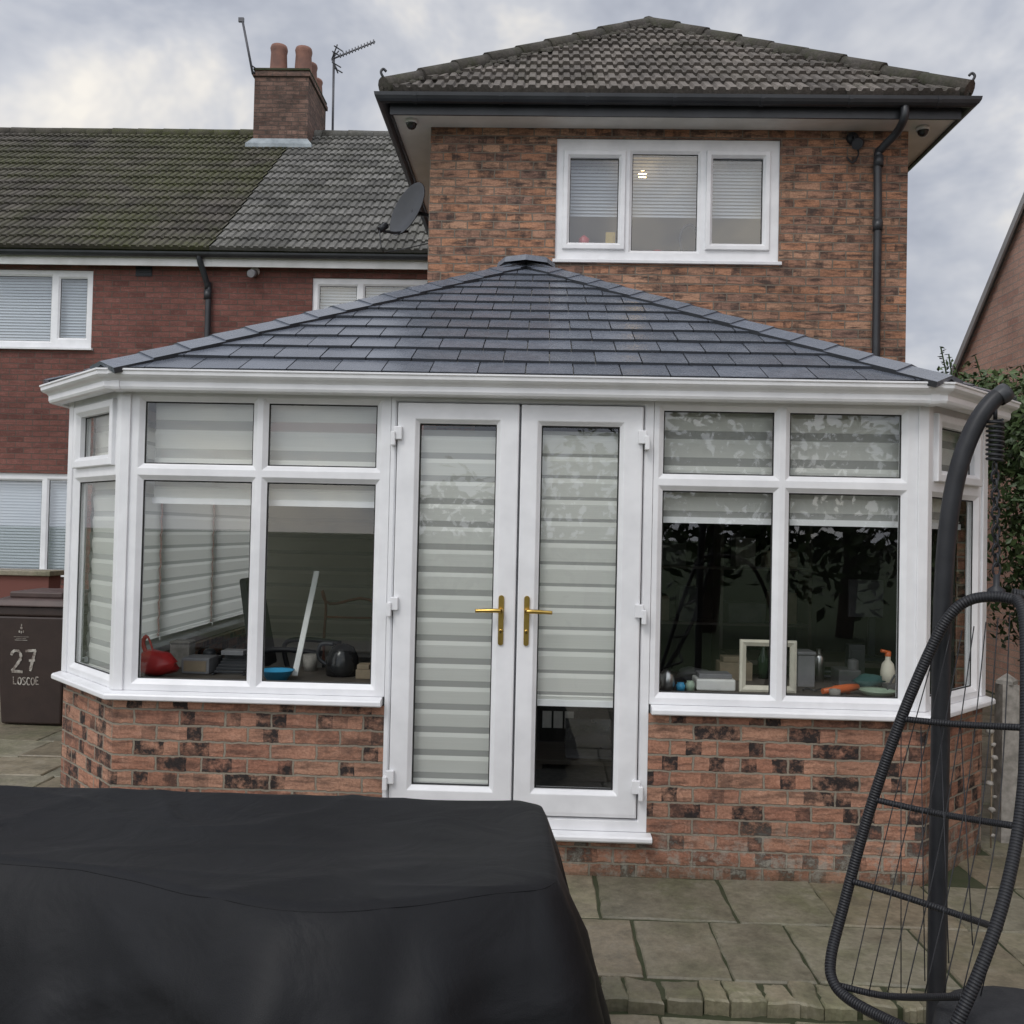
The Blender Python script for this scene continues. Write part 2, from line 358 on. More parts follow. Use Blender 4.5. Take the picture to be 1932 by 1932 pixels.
def spline(pts,n=6,closed=False):
    P=[V3(p) for p in pts]; out=[]; L=len(P)
    for i in range(L if closed else L-1):
        g=lambda k:P[k%L] if closed else P[max(0,min(L-1,k))]
        p0,p1,p2,p3=g(i-1),g(i),g(i+1),g(i+2)
        for j in range(n):
            t=j/n
            out.append(.5*((2*p1)+(p2-p0)*t+(2*p0-5*p1+4*p2-p3)*t*t+(3*p1-p0-3*p2+p3)*t**3))
    if not closed: out.append(P[-1])
    return out
def clip(poly,cl):
    out=poly; n=len(cl)
    for i in range(n):
        a,b=cl[i],cl[(i+1)%n]; inp=out; out=[]
        ins=lambda p:(b[0]-a[0])*(p[1]-a[1])-(b[1]-a[1])*(p[0]-a[0])>=-1e-9
        for k in range(len(inp)):
            p,q=inp[k],inp[(k+1)%len(inp)]
            ip,iq=ins(p),ins(q)
            if ip: out.append(p)
            if ip!=iq:
                d1=(b[0]-a[0])*(p[1]-a[1])-(b[1]-a[1])*(p[0]-a[0]); d2=(b[0]-a[0])*(q[1]-a[1])-(b[1]-a[1])*(q[0]-a[0])
                t=d1/(d1-d2); out.append((p[0]+(q[0]-p[0])*t,p[1]+(q[1]-p[1])*t))
        if len(out)<3: return []
    return out
def pframe(poly):
    U=(poly[1]-poly[0]).normalized(); n=U.cross(poly[2]-poly[0]).normalized()
    if n.z<0: n=-n
    V=n.cross(U).normalized(); return U,V,n
def slates(mb,poly,w,ex,th):
    U,V,n=pframe(poly); O=poly[0]; P2=[((p-O).dot(U),(p-O).dot(V)) for p in poly]
    um,uM=min(p[0] for p in P2),max(p[0] for p in P2); sM=max(p[1] for p in P2)
    k=0; s=0
    while s<sM:
        u=um-(w*.5 if k%2 else 0)-.02
        while u<uM:
            g=.003; js=random.uniform(-.003,.003); q=clip([(u+g,s+js),(u+w-g,s+js),(u+w-g,s+ex),(u+g,s+ex)],P2)
            if q:
                t=random.random(); dh=random.uniform(-.001,.001); tl=random.uniform(-.012,.012); tv=random.uniform(-.006,.006)
                top=[O+U*a+V*b+n*(.004+dh+th*(1-(b-s)/ex)+(a-u-w/2)*tl+(b-s)*tv) for a,b in q]
                bot=[p-n*(th+.004) for p in top]
                mb.face(top,tone=t)
                for i in range(len(q)):
                    j=(i+1)%len(q); mb.face([top[i],top[j],bot[j],bot[i]],tone=t,m=1)
            u+=w
        s+=ex; k+=1
def hipcaps(mb,A,B,c1,c2,wid,ln,lift=.03,th=.014):
    L=(B-A).normalized(); tot=(B-A).length
    def side(c):
        p=(c-A); p=(p-L*p.dot(L)).normalized(); n=p.cross(L); n=n if n.z>0 else -n; return p,n
    (p1,n1),(p2,n2)=side(c1),side(c2); n=(n1+n2).normalized(); k=max(1,round(tot/ln)); ln=tot/k
    for i in range(k):
        t=random.random()*.6+.3; T=[];Bt=[]
        for d,l in ((i*ln,lift),((i+1)*ln,lift-.007)):
            c=A+L*d
            T.append([c+p1*wid+n1*(l-.006),c+n*l*1.15,c+p2*wid+n2*(l-.006)])
            Bt.append([c+p1*wid+n1*(l-.006-th*1.6),c+n*(l*1.15-th),c+p2*wid+n2*(l-.006-th*1.6)])
        for a in (0,1): mb.face([T[0][a],T[0][a+1],T[1][a+1],T[1][a]],tone=t); mb.face([T[0][a],T[0][a+1],Bt[0][a+1],Bt[0][a]],tone=.2); mb.face([T[1][a],T[1][a+1],Bt[1][a+1],Bt[1][a]],tone=.2)
        for a in (0,2): mb.face([T[0][a],T[1][a],Bt[1][a],Bt[0][a]],tone=.1,m=1)
def ribtiles(mb,O,U,Vv,n,smax,uL,uR,course,per=.1,rib=.02,step=.028):
    us=[];u0=min(uL(0),uL(smax)); u1=max(uR(0),uR(smax)); i=0; u=u0
    while u<u1+per:
        us+= [(u,0,i//3),(u+per*.18,.0,i//3),(u+per*.3,rib,i//3),(u+per*.8,rib,i//3),(u+per*.92,0,i//3)]; u+=per; i+=1
    s0=0
    while s0<smax-1e-4:
        s1=min(s0+course,smax); a0,b0,a1,b1=uL(s0),uR(s0),uL(s1),uR(s1); fr=(s1-s0)/course
        js={}
        def P(uu,s,h): return O+U*uu+Vv*s+n*h
        for (ua,ha,ia),(ub,hb,ib) in zip(us[:-1],us[1:]):
            if ia not in js: js[ia]=(random.uniform(-.004,.004),random.random(),random.uniform(-.006,.006))
            dh,t,ds=js[ia]
            la,lb=min(max(ua,a0),b0),min(max(ub,a0),b0); ta,tb=min(max(ua,a1),b1),min(max(ub,a1),b1)
            if lb-la<1e-5 and tb-ta<1e-5: continue
            mb.face([P(la,s0-.01+ds,ha+step+dh),P(lb,s0-.01+ds,hb+step+dh),P(tb,s1,hb+step*(1-fr)),P(ta,s1,ha+step*(1-fr))],tone=t)
            if lb-la>1e-5: mb.face([P(la,s0-.01+ds,-.01),P(lb,s0-.01+ds,-.01),P(lb,s0-.01+ds,hb+step+dh),P(la,s0-.01+ds,ha+step+dh)],tone=t*.5)
        s0=s1
# ------------------------------------------------------------------ window helpers
GL=-.03
def fixprof(): return [(None,-.06),(None,0),(.024,0),(.019,-.004),(.004,-.016),(0,-.018),(0,-.05)]
def sashprof(): return [(None,-.06),(None,0),(.058,0),(.058,.02),(.054,.024),(.022,.024),(.017,.02),(.004,.006),(0,.004),(0,-.05)]
def cellof(g,e): return (g[0]-e[0],g[1]-e[1],e[2]-g[2],e[3]-g[3])
def window(parent,pl,cells,glass='glass',fm='upvc',label=None,name='window',bevel=.002):
    mb=MB()
    for e,g,kind in cells:
        mb.ring(pl,e,cellof(g,e),sashprof() if kind=='s' else fixprof())
        mb.ring(pl,e,cellof(g,e),[(.0,-.021),(-.006,-.026)],m=1)
    w=mb.build(name,[fm,'gasket'],parent,bevel=bevel,recalc=False)
    if label: w['label']=label
    for e,g,kind in cells:
        p=MB(); x=.006; p.face([pl.p(g[0]-x,g[1]-x,GL),pl.p(g[2]+x,g[1]-x,GL),pl.p(g[2]+x,g[3]+x,GL),pl.p(g[0]-x,g[3]+x,GL)])
        p.build('pane',glass,w,recalc=False)
    return w
def blind(parent,pl,u0,u1,zt,zb,w,op=.082,sh=.036,rail=True,mats=('blind_op','blind_sheer','upvc'),ph=0):
    mb=MB(); z=zt-ph if ph else zt; k=0
    if ph: mb.face([pl.p(u0,z,w),pl.p(u1,z,w),pl.p(u1,zt,w),pl.p(u0,zt,w)],m=1)
    while z>zb+1e-4:
        z1=max(zb,z-(op if k%2==0 else sh)); wv=.007 if k%2==0 else 0
        zm=z1+(z-z1)*.75
        mb.face([pl.p(u0,zm,w+wv),pl.p(u1,zm,w+wv),pl.p(u1,z,w),pl.p(u0,z,w)],m=k%2)
        mb.face([pl.p(u0,z1,w),pl.p(u1,z1,w),pl.p(u1,zm,w+wv),pl.p(u0,zm,w+wv)],m=k%2)
        z=z1; k+=1
    if rail: mb.pbox(pl,u0-.004,u1+.004,zb-.03,zb,w-.008,w+.012,m=2)
    return mb.build('blind',list(mats),parent,recalc=False)
def venetian(parent,pl,u0,u1,z0,z1,w,step=.032,mat='blind_slat',cover=.92):
    mb=MB(); z=z0
    while z<z1:
        mb.face([pl.p(u0,z,w+.012),pl.p(u1,z,w+.012),pl.p(u1,z+step*cover,w-.008),pl.p(u0,z+step*cover,w-.008)]); z+=step
    return mb.build('blind',mat,parent,recalc=False)
def avg(*a): return sum(a)/len(a)

# ================================================================== CONSERVATORY
A=.515; YB=3.5
XL=avg(X(236,800),X(212,1290)); XR=avg(X(1750,800),X(1742,1300))
zs=avg(ZZ(460,1306),ZZ(1460,1338)); z1=avg(ZZ(360,1282),ZZ(1590,1318)); z2=avg(ZZ(370,905),ZZ(1590,934))
z3=avg(ZZ(380,876),ZZ(1590,900)); z4=avg(ZZ(380,757),ZZ(1590,781)); z5=avg(ZZ(500,737),ZZ(1500,760))
uD0,uD1=X(731),X(1228)
zT=(z2+z3)/2
FR=PL((0,0,0),(1,0,0),(0,-1,0))
LF=PL((XL-A,A,0),(1,-1,0),(-1,-1,0)); LL=A*math.sqrt(2)
RF=PL((XR,0,0),(1,1,0),(1,-1,0))
LS=PL((XL-A,YB,0),(0,-1,0),(-1,0,0))
con=thing('conservatory','white conservatory with a slate grey tiled roof, low brick walls and double glass doors','conservatory',((XL+XR)/2,1.5,0))
zth=ZZ(1145,1560)
mb=MB(); T=.12
mb.sweep([(XL-A,YB),(XL-A,A),(XL,0),(uD0,0)],[(.004,-.03),(.004,zs-.042),(-T,zs-.042),(-T,-.03)])
mb.sweep([(uD1,0),(XR,0),(XR+A,A),(XR+A,YB)],[(.004,-.03),(.004,zs-.042),(-T,zs-.042),(-T,-.03)])
mb.sweep([(uD0+.0005,0),(uD1-.0005,0)],[(.003,-.03),(.003,zth-.055),(-T,zth-.055),(-T,-.03)])
mb.build('brick_base','brick_base',con,recalc=True)
sp=[(-.07,zs-.04),(.055,zs-.04),(.062,zs-.034),(.062,zs-.016),(.056,zs-.008),(.012,zs),(-.07,zs)]
mb=MB(); mb.sweep([(XL-A,YB),(XL-A,A),(XL,0),(uD0-.01,0)],sp); mb.build('window_sill','upvc',con,bevel=.002)
mb=MB(); mb.sweep([(uD1+.01,0),(XR,0),(XR+A,A),(XR+A,YB)],sp); mb.build('window_sill','upvc',con,bevel=.002)
def frontwin(uo0,g0,g1,g2,g3,uo1,label):
    um=(g1+g2)/2
    zb=zs+.001
    cells=[((uo0,zb,um,zT),(g0,z1,g1,z2),'f'),((um,zb,uo1,zT),(g2,z1,g3,z2),'f'),((uo0,zT,um,z5),(g0,z3,g1,z4),'f'),((um,zT,uo1,z5),(g2,z3,g3,z4),'f')]
    return window(con,FR,cells,label=label)
gL=[X(262),X(468),X(497),X(703)]; gR=[X(1248),X(1458),X(1488),X(1700)]
wl=frontwin(XL+.02,*gL,uD0-.002,'front window left of the double doors')
wr=frontwin(uD1+.002,*gR,XR-.02,'front window right of the double doors')
zbL=avg(ZZ(380,938),ZZ(600,945)); zbR=avg(ZZ(1360,975),ZZ(1590,982))
BW=-.10
for u0,u1 in ((gL[0]+.02,gL[1]+.025),(gL[2]-.02,gL[3]+.03)): blind(wl,FR,u0,u1,z5-.02,zbL,BW,.095,.048,ph=.02)
for u0,u1 in ((gR[0]-.03,gR[1]+.02),(gR[2]-.02,gR[3]+.03)): blind(wr,FR,u0,u1,z5-.02,zbR,BW,.09,.042,ph=.03)
def facet(pl,label):
    e=.035; zu=zT+.005
    cells=[((e,zs+.001,LL-e,zu),(e+.055,z1,LL-e-.055,z2+.0),'f'),((e,zu,LL-e,z5),(e+.105,zu+.085,LL-e-.105,z5-.095),'s')]
    return window(con,pl,cells,label=label)
wf=facet(LF,'narrow angled window at the left end'); wg=facet(RF,'narrow angled window at the right end')
blind(wf,LF,.08,LL-.08,z5-.05,z1-.03,BW,.085,.03,rail=False); blind(wg,RF,.08,LL-.08,z5-.05,zbR,BW,.085,.04)
SLn=YB-A; cells=[]
for i in range(3):
    a=.03+i*(SLn-.06)/3; b=.03+(i+1)*(SLn-.06)/3
    cells+=[((a,zs+.001,b,zT),(a+.05,z1,b-.05,z2),'f'),((a,zT,b,z5),(a+.05,z3,b-.05,z4),'f')]
ws=window(con,LS,cells,label='long row of windows on the left side')
for i in range(3):
    a=.03+i*(SLn-.06)/3; b=.03+(i+1)*(SLn-.06)/3
    blind(ws,LS,a+.012,b-.012,z5-.05,z1+.02,BW,.088,.022,mats=('blind_side','blind_side_sheer','upvc'))
mb=MB(); mb.sweep([(XR+A,A+.04),(XR+A,YB)],[(0,zs+.001),(0,z5),(-T,z5),(-T,zs+.001)]); mb.build('side_wall','brick_base',con)
HL=X(810,370,YB); HR=X(1712,400,YB)
mb=MB(); mb.box(XL-A+.01,HL+.0,YB-.06,YB+.02,0,z5); rp=mb.build('rear_panel','plaster',con)
RP=PL((0,YB-.1,0),(1,0,0),(0,-1,0))
blind(rp,RP,XL-A+.15,HL+.4,z5-.05,.62,0,.11,.03,mats=('blind_beige','sheer_beige','blind_beige'))
mb=MB(); mb.box(HL+.45,XR+A-.13,YB-.08,YB-.01,.1,2.9); mb.build('inner_wall','dark_wall',con)  # inner walls coloured near-black to paint in the dimness of the room
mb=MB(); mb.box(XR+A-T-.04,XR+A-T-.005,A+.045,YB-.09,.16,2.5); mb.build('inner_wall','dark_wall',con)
pts=[V3((x,y,.15)) for x,y in ((XL-A+.1,YB-.01),(XL-A+.1,A+.05),(XL+.05,.115),(XR-.05,.115),(XR+A-.1,A+.05),(XR+A-.1,YB-.01))]
mb=MB(); mb.face(pts); mb.build('inner_floor','carpet',con,recalc=False)
for pl1,pl2,xc in ((LF,FR,XL),(FR,RF,XR)):
    mb=MB(); k=.012
    nA,nB=pl1.N,pl2.N; mit=(nA+nB)/(1+nA.dot(nB)); c=V3((xc,0,0))
    e=.042; pa=c-pl1.U*e; pb=c+pl2.U*e
    poly=[pa+nA*k,c+mit*k,pb+nB*k,pb-nB*.08,c-mit*.08,pa-nA*.08]
    lo=[p+V3((0,0,zs+.0015)) for p in poly]; hi=[p+V3((0,0,z5+.001)) for p in poly]
    for i in range(6): j=(i+1)%6; mb.face([lo[i],lo[j],hi[j],hi[i]])
    mb.face(lo); mb.face(hi); mb.build('corner_post','upvc',con,bevel=.003)
for pl,u in ((LF,.0),(RF,LL)):
    mb=MB(); mb.pbox(pl,u-.03,u+.036 if u<.1 else u+.03,zs+.0015,z5+.001,-.08,.010); mb.build('corner_post','upvc',con,bevel=.003)
# ---- doors
zLt=ZZ(980,764); zLb=ZZ(1105,1540); zGt=avg(ZZ(865,798),ZZ(1095,806)); zGb=avg(ZZ(850,1483),ZZ(1085,1490))
lu=[X(744),X(973.5)]; ru=[X(977.5),X(1208)]
mb=MB()
mb.ring(FR,(uD0,zth-.02,uD1,z5),(lu[0]-uD0-.006,zLb-zth+.01,uD1-ru[1]-.006,z5-zLt-.006),[(None,-.07),(None,.004),(.008,.004),(0,-.004),(0,-.06)])
mb.pbox(FR,lu[1]-.02,ru[0]+.02,zLb,zLt,-.075,-.052)
mb.build('door_frame','upvc',con,bevel=.002,recalc=False)
mb=MB(); mb.sweep([(uD0-.01,0),(uD1+.02,0)],[(-.1,zth-.054),(.07,zth-.054),(.078,zth-.045),(.078,zth-.03),(.07,zth-.022),(-.1,zth-.021)]); mb.build('threshold','upvc',con,bevel=.002)
def leaf(us,gu,label):
    e=(us[0],zLb,us[1],zLt); g=(gu[0],zGb,gu[1],zGt)
    mb=MB(); mb.ring(FR,e,cellof(g,e),[(None,-.05),(None,.014),(.105,.018),(.045,.018),(.02,.018),(.016,.014),(.004,.002),(0,0),(0,-.05)])
    mb.ring(FR,e,cellof(g,e),[(0,-.012),(-.006,-.024)],m=1)
    d=mb.build('door',['upvc','gasket'],con,bevel=.003,recalc=False); d['label']=label
    p=MB(); p.face([FR.p(g[0]-.006,g[1]-.006,GL),FR.p(g[2]+.006,g[1]-.006,GL),FR.p(g[2]+.006,g[3]+.006,GL),FR.p(g[0]-.006,g[3]+.006,GL)]); p.build('pane','glass',d,recalc=False)
    return d
dl=leaf(lu,[X(785),X(931)],'left leaf of the double doors, blind fully lowered')
dr=leaf(ru,[X(1016),X(1164)],'right leaf of the double doors, blind stopping above the bottom')
blind(dl,FR,X(776),X(929),zGt-.025,zGb-.03,-.058,.082,.03,rail=False,ph=.03)
zdb=ZZ(1088,1325); blind(dr,FR,X(1016),X(1170),zGt-.02,zdb,-.058,.090,.016,ph=.02)
def handle(d,uc,zc,sg):
    mb=MB(); h=.107
    pr=[(uc+.0135*math.cos(a),zc-.0+ (h if math.sin(a)>=0 else -h)+.0135*math.sin(a)) for a in [i*math.pi/8 for i in range(16)]]
    f=[FR.p(u,v,.026) for u,v in pr]; bk=[FR.p(u,v,.0185) for u,v in pr]
    mb.face(f)
    for i in range(16): j=(i+1)%16; mb.face([f[i],f[j],bk[j],bk[i]])
    zl=zc+.048
    mb.lathe(FR.p(uc,zl,.026),(0,-1,0),[(.012,0),(.012,.02),(.009,.024),(.009,.045)],14)
    mb.tube(spline([FR.p(uc,zl,.066),FR.p(uc+sg*.03,zl+.001,.068),FR.p(uc+sg*.08,zl-.001,.062),FR.p(uc+sg*.122,zl-.003,.058)],4),[.0105]*8+[.009]*5,10)
    mb.lathe(FR.p(uc,zc-.05,.0262),(0,-1,0),[(.0001,.004),(.009,.004),(.009,0)],12)
    mb.build('handle','gold',d)
    k=MB(); k.pbox(FR,uc-.0018,uc+.0018,zc-.062,zc-.046,.0295,.0312); k.build('keyhole','black_gloss',d)
zh=avg(ZZ(948,1170),ZZ(995,1170))
handle(dl,X(947),zh,-1); handle(dr,X(995),zh,1)
def hinge(d,u,z,sg):
    mb=MB(); mb.pbox(FR,u-.02,u+.02,z-.032,z+.032,.0185,.04); mb.pbox(FR,u-.011+sg*-.022,u+.011-sg*.022,z-.062,z+.006,.0045,.052)
    mb.build('hinge','upvc',d,bevel=.004)
for z in (ZZ(760,818),ZZ(752,1138),ZZ(742,1463)): hinge(dl,lu[0]+.005,z,1)
for z in (ZZ(1207,826),ZZ(1200,1152),ZZ(1196,1482)): hinge(dr,ru[1]-.005,z,-1)
# ---- gutter, fascia, roof
PTH=[(XL-A,YB),(XL-A,A),(XL,0),(XR,0),(XR+A,A),(XR+A,YB)]
zg1=avg(ZZ(500,697,-.16),ZZ(1500,717,-.16)); zg0=zg1-.098
mb=MB(); mb.sweep(PTH,[(-.06,z5+.0015),(.022,z5+.0015),(.022,z5+.02),(.05,z5+.022),(.05,zg1-.012),(-.06,zg1-.012)]); mb.build('fascia','upvc',con,bevel=.003)
g=[(.052,zg0),(.095,zg0),(.108,zg0+.006),(.114,zg0+.018),(.114,zg0+.042),(.122,zg0+.052),(.14,zg0+.06),(.15,zg0+.07),(.152,zg1-.012),(.158,zg1-.008),(.158,zg1),(.146,zg1),(.144,zg0+.072),(.11,zg0+.055),(.105,zg0+.01),(.06,zg0+.008),(.06,zg1-.01),(.052,zg1-.01)]
mb=MB(); mb.sweep(PTH,g); gt=mb.build('gutter','upvc',con)
for x,sx in ((XL-.02,1),(XR+.02,-1)):
    mb=MB(); x0=x+sx*.03; gg=[(w+.004 if w>.07 else w,z-.003 if z<zg0+.03 else z+.003) for w,z in g]
    mb.sweep([(x0-.02,0),(x0+.02,0)],gg); mb.build('gutter_union','upvc',gt)
ze=zg1-.004; EW=.125
def offp(w):
    P=[V3(p) for p in PTH]; nr=[];o=[]
    for i in range(5): d=(P[i+1]-P[i]).normalized(); nr.append(V3((d.y,-d.x)))
    for i in range(6):
        m_=nr[0] if i==0 else nr[-1] if i==5 else (nr[i-1]+nr[i])/(1+nr[i-1].dot(nr[i]))
        q=P[i]+m_*w; o.append(V3((q.x,q.y,ze)))
    return o
E=offp(EW); YA=2.35
ap=PY(993,500,YA); AP=V3((ap.x,YA,ap.z)); RE=V3((ap.x,YB-.01,ap.z))
faces=[[E[2],E[3],AP],[E[1],E[2],AP],[E[3],E[4],AP],[E[0],E[1],AP,RE],[E[4],E[5],RE,AP]]
mb=MB()
for p in faces: slates(mb,[V3(q) for q in p],.228,.215,.013)
roof=mb.build('roof',['slate','slate_edge'],con,merge=False,recalc=True); roof['label']='slate grey tiled roof rising to a low peak'
mb=MB()
for p in faces: mb.face([q-V3((0,0,.012)) for q in p])
mb.build('roof_lining','plaster',roof,recalc=False)
cen=lambda p:sum(p,V3((0,0,0)))/len(p)
for a,b,f1,f2 in ((E[2],AP,0,1),(E[3],AP,0,2),(E[1],AP,1,3),(E[4],AP,2,4),(AP,RE,3,4)):
    mb=MB(); hipcaps(mb,a,b,cen(faces[f1]),cen(faces[f2]),.11,.215,.036,.018); mb.build('ridge_cap' if b is RE else 'hip_cap',['slate','black_plastic'],roof,merge=False,recalc=True)
mb=MB(); mb.lathe(AP+V3((0,-.02,.0)),(0,0,1),[(.22,-.03),(.21,.01),(.12,.04),(.0001,.05)],8,smooth=False); mb.build('apex_cap','slate',roof)

# ================================================================== HIP-ROOFED HOUSE (rear wing)
OV=.29
zso=avg(ZZ(1050,243,YB),ZZ(1600,246,YB)); ext=thing('brick_house','two-storey brick rear wing with hipped tile roof directly behind the conservatory','house',((HL+HR)/2,6,0))
HP=PL((0,YB,0),(1,0,0),(0,-1,0))
wx=[X(1049,377,YB),X(1187,377,YB),X(1326,377,YB),X(1471,377,YB)]; wz=[ZZ(1260,491,YB),ZZ(1260,262,YB)]
mb=MB(); mb.holes(HP,HL,HR,0,zso,[(wx[0],wz[0],wx[3],wz[1])],.12)
for x in (HL,HR): mb.face([(x,YB,0),(x,11.4,0),(x,11.4,zso),(x,YB,zso)],uv=[(0,0),(7.9,0),(7.9,zso),(0,zso)])
mb.build('wall','brick_ext',ext,recalc=False)
pxg=lambda a,b,c,d:(X(a,377,YB),ZZ((a+c)/2,d,YB),X(c,377,YB),ZZ((a+c)/2,b,YB))
cells=[((wx[0],wz[0],wx[1],wz[1]),pxg(1075,296,1167,457),'s'),((wx[1],wz[0],wx[2],wz[1]),pxg(1193,288,1317,471),'f'),((wx[2],wz[0],wx[3],wz[1]),pxg(1345,297,1440,459),'s')]
HPw=PL((0,YB+.02,0),(1,0,0),(0,-1,0))
w=window(ext,HPw,cells,'glass_house'); w['label']='three-light upstairs window with white frame'
venetian(w,HPw,wx[0]+.06,wx[3]-.06,ZZ(1260,398,YB),wz[1],-.16,.030,cover=1.05)
mb=MB(); mb.box(wx[0]-.3,wx[3]+.3,YB+1.6,YB+1.64,wz[0]-.5,wz[1]+.3); mb.box(wx[0]+.005,wx[3]-.005,YB+.09,YB+.42,wz[0]+.02,wz[0]+.075); mb.build('room_wall','plaster',ext)
mb=MB(); mb.sweep([(wx[0]-.02,YB),(wx[3]+.02,YB)],[(-.03,wz[0]-.035),(.03,wz[0]-.035),(.032,wz[0]-.01),(.0,wz[0]+.002),(-.03,wz[0]+.002)]); mb.build('sill','upvc',ext,bevel=.002)
HPT=[(HL,11.4),(HL,YB),(HR,YB),(HR,11.4)]
mb=MB(); mb.sweep(HPT,[(.002,zso),(OV,zso-.01),(OV,zso+.012),(.002,zso+.02)]); mb.build('soffit','upvc_old',ext)
mb=MB(); mb.sweep(HPT,[(OV+.001,zso-.03),(OV+.02,zso-.03),(OV+.02,zso+.15),(OV+.001,zso+.15)]); mb.build('fascia','black_plastic',ext)
hg=zso+.0; r=.058
gp=[(OV+.08+r*math.cos(a),hg+.11+r*1.2*math.sin(a)) for a in [math.pi+i*math.pi/8 for i in range(9)]]
gp+= [(OV+.08+(r-.006)*math.cos(a),hg+.113+(r-.004)*1.2*math.sin(a)) for a in [math.pi+i*math.pi/8 for i in range(8,-1,-1)]]
mb=MB(); mb.sweep(HPT,gp); gg=mb.build('gutter','black_plastic',ext)
for i in range(7):
    x=HL-OV+.2+i*(HR-HL+2*OV-.4)/6; mb=MB(); mb.sweep([(x-.015,YB),(x+.015,YB)],[(a+.004 if a>OV+.08 else a,b-.006) for a,b in gp]); mb.build('gutter_bracket','black_plastic',gg)
zr=zso+.155; e=OV+.06
c0,c1=V3((HL-e,YB-e,zr)),V3((HR+e,YB-e,zr)); YP=5.35; app=PY(1226,50,YP); APH=V3(((HL+HR)/2*.4+app.x*.6,YP,app.z)); RB=V3((APH.x,12,APH.z)); b0,b1=V3((HL-e,12,zr)),V3((HR+e,12,zr))
mb=MB()
for p in ([c0,c1,APH],[b0,c0,APH,RB],[c1,b1,RB,APH]):
    U,Vv,n=pframe(p); O=p[0]; q=[((k-O).dot(U),(k-O).dot(Vv)) for k in p]; sm=q[2][1]
    if len(p)==3: uL=lambda s,q=q,sm=sm:q[2][0]*s/sm; uR=lambda s,q=q,sm=sm:q[1][0]+(q[2][0]-q[1][0])*s/sm
    else: uL=lambda s,q=q,sm=sm:q[3][0]*s/sm; uR=lambda s,q=q,sm=sm:q[1][0]+(q[2][0]-q[1][0])*s/sm
    ribtiles(mb,O,U,Vv,n,sm,uL,uR,.295,.098,.022,.03)
hroof=mb.build('roof','tile_ext',ext,merge=False,recalc=False); hroof['label']='hipped roof of ribbed brown concrete tiles'
def hiprolls(A_,B_,parent,r=.08,ln=.42):
    mb=MB(); L=(B_-A_); tot=L.length; L.normalize(); k=round(tot/ln); ln=tot/k
    for i in range(k):
        a=A_+L*(i*ln)+V3((0,0,.03)); b=A_+L*((i+1)*ln+.03)+V3((0,0,.02)); off=V3((random.uniform(-.008,.008),random.uniform(-.008,.008),random.uniform(-.004,.005)))
        mb.tube([a+off,b+off],[r,r*.93],12)
    return mb.build('hip_tiles','hip_mossy',parent)
hiprolls(c0,APH,hroof); hiprolls(c1,APH,hroof); hiprolls(APH,RB,hroof)
for c,sx in ((c0,-1),(c1,1)):
    mb=MB(); b=c+V3((-sx*.03,0,.08)); k=.6; mb.tube(spline([b,b+V3((sx*.06,-.04,.02))*k,b+V3((sx*.1,-.06,.09))*k,b+V3((sx*.07,-.05,.14))*k,b+V3((sx*.03,-.04,.11))*k],5),.011,8); mb.build('hip_iron','black_plastic',hroof)
mb=MB()
for A_,B_,k in ((c0,APH,190),(c1,APH,170)):
    for i in range(k):
        t=random.random()**.7; p=A_.lerp(B_,t); sd=1 if A_ is c0 else -1
        p=p+V3((sd*abs(random.gauss(.08,.12))*(1-t*.5),random.uniform(-.02,.03),0)); U,Vv,n=pframe([c0,c1,APH]); p=p-n*((p-c0).dot(n)-.035)
        r=random.uniform(.012,.04); mb.lathe(p,n,[(r,0),(r*.8,r*.4),(.0001,r*.6)],6)
tag(mb.build('roof_moss','hip_mossy',hroof),kind='stuff')
mb=MB(); pth=[PY(1707,200,YB-OV-.07),PY(1706,222,YB-OV-.07),PY(1692,250,YB-.22),PY(1664,280,YB-.09),PY(1656,300,YB-.06),PY(1656,420,YB-.06)]; pe=pth[-1]; pth.append(V3((pe.x,YB-.06,2.6)))
mb.tube(spline(pth,5),.034,12)
for z in (ZZ(1655,300,YB),ZZ(1655,420,YB)): mb.tube([V3((pe.x,YB-.06,z)),V3((pe.x,YB-.06,z-.09))],.041,12)
mb.build('downpipe','black_plastic',ext)
p=PY(1212,330,YB+.36); mb=MB(); mb.lathe(p,(0,0,1),[(.0001,-.04),(.03,-.028),(.04,0),(.03,.028),(.0001,.04)],14); tag(mb.build('ceiling_lamp','lamp_glow'),'warm lamp glowing through the blind of the three-light upstairs window','lamp')
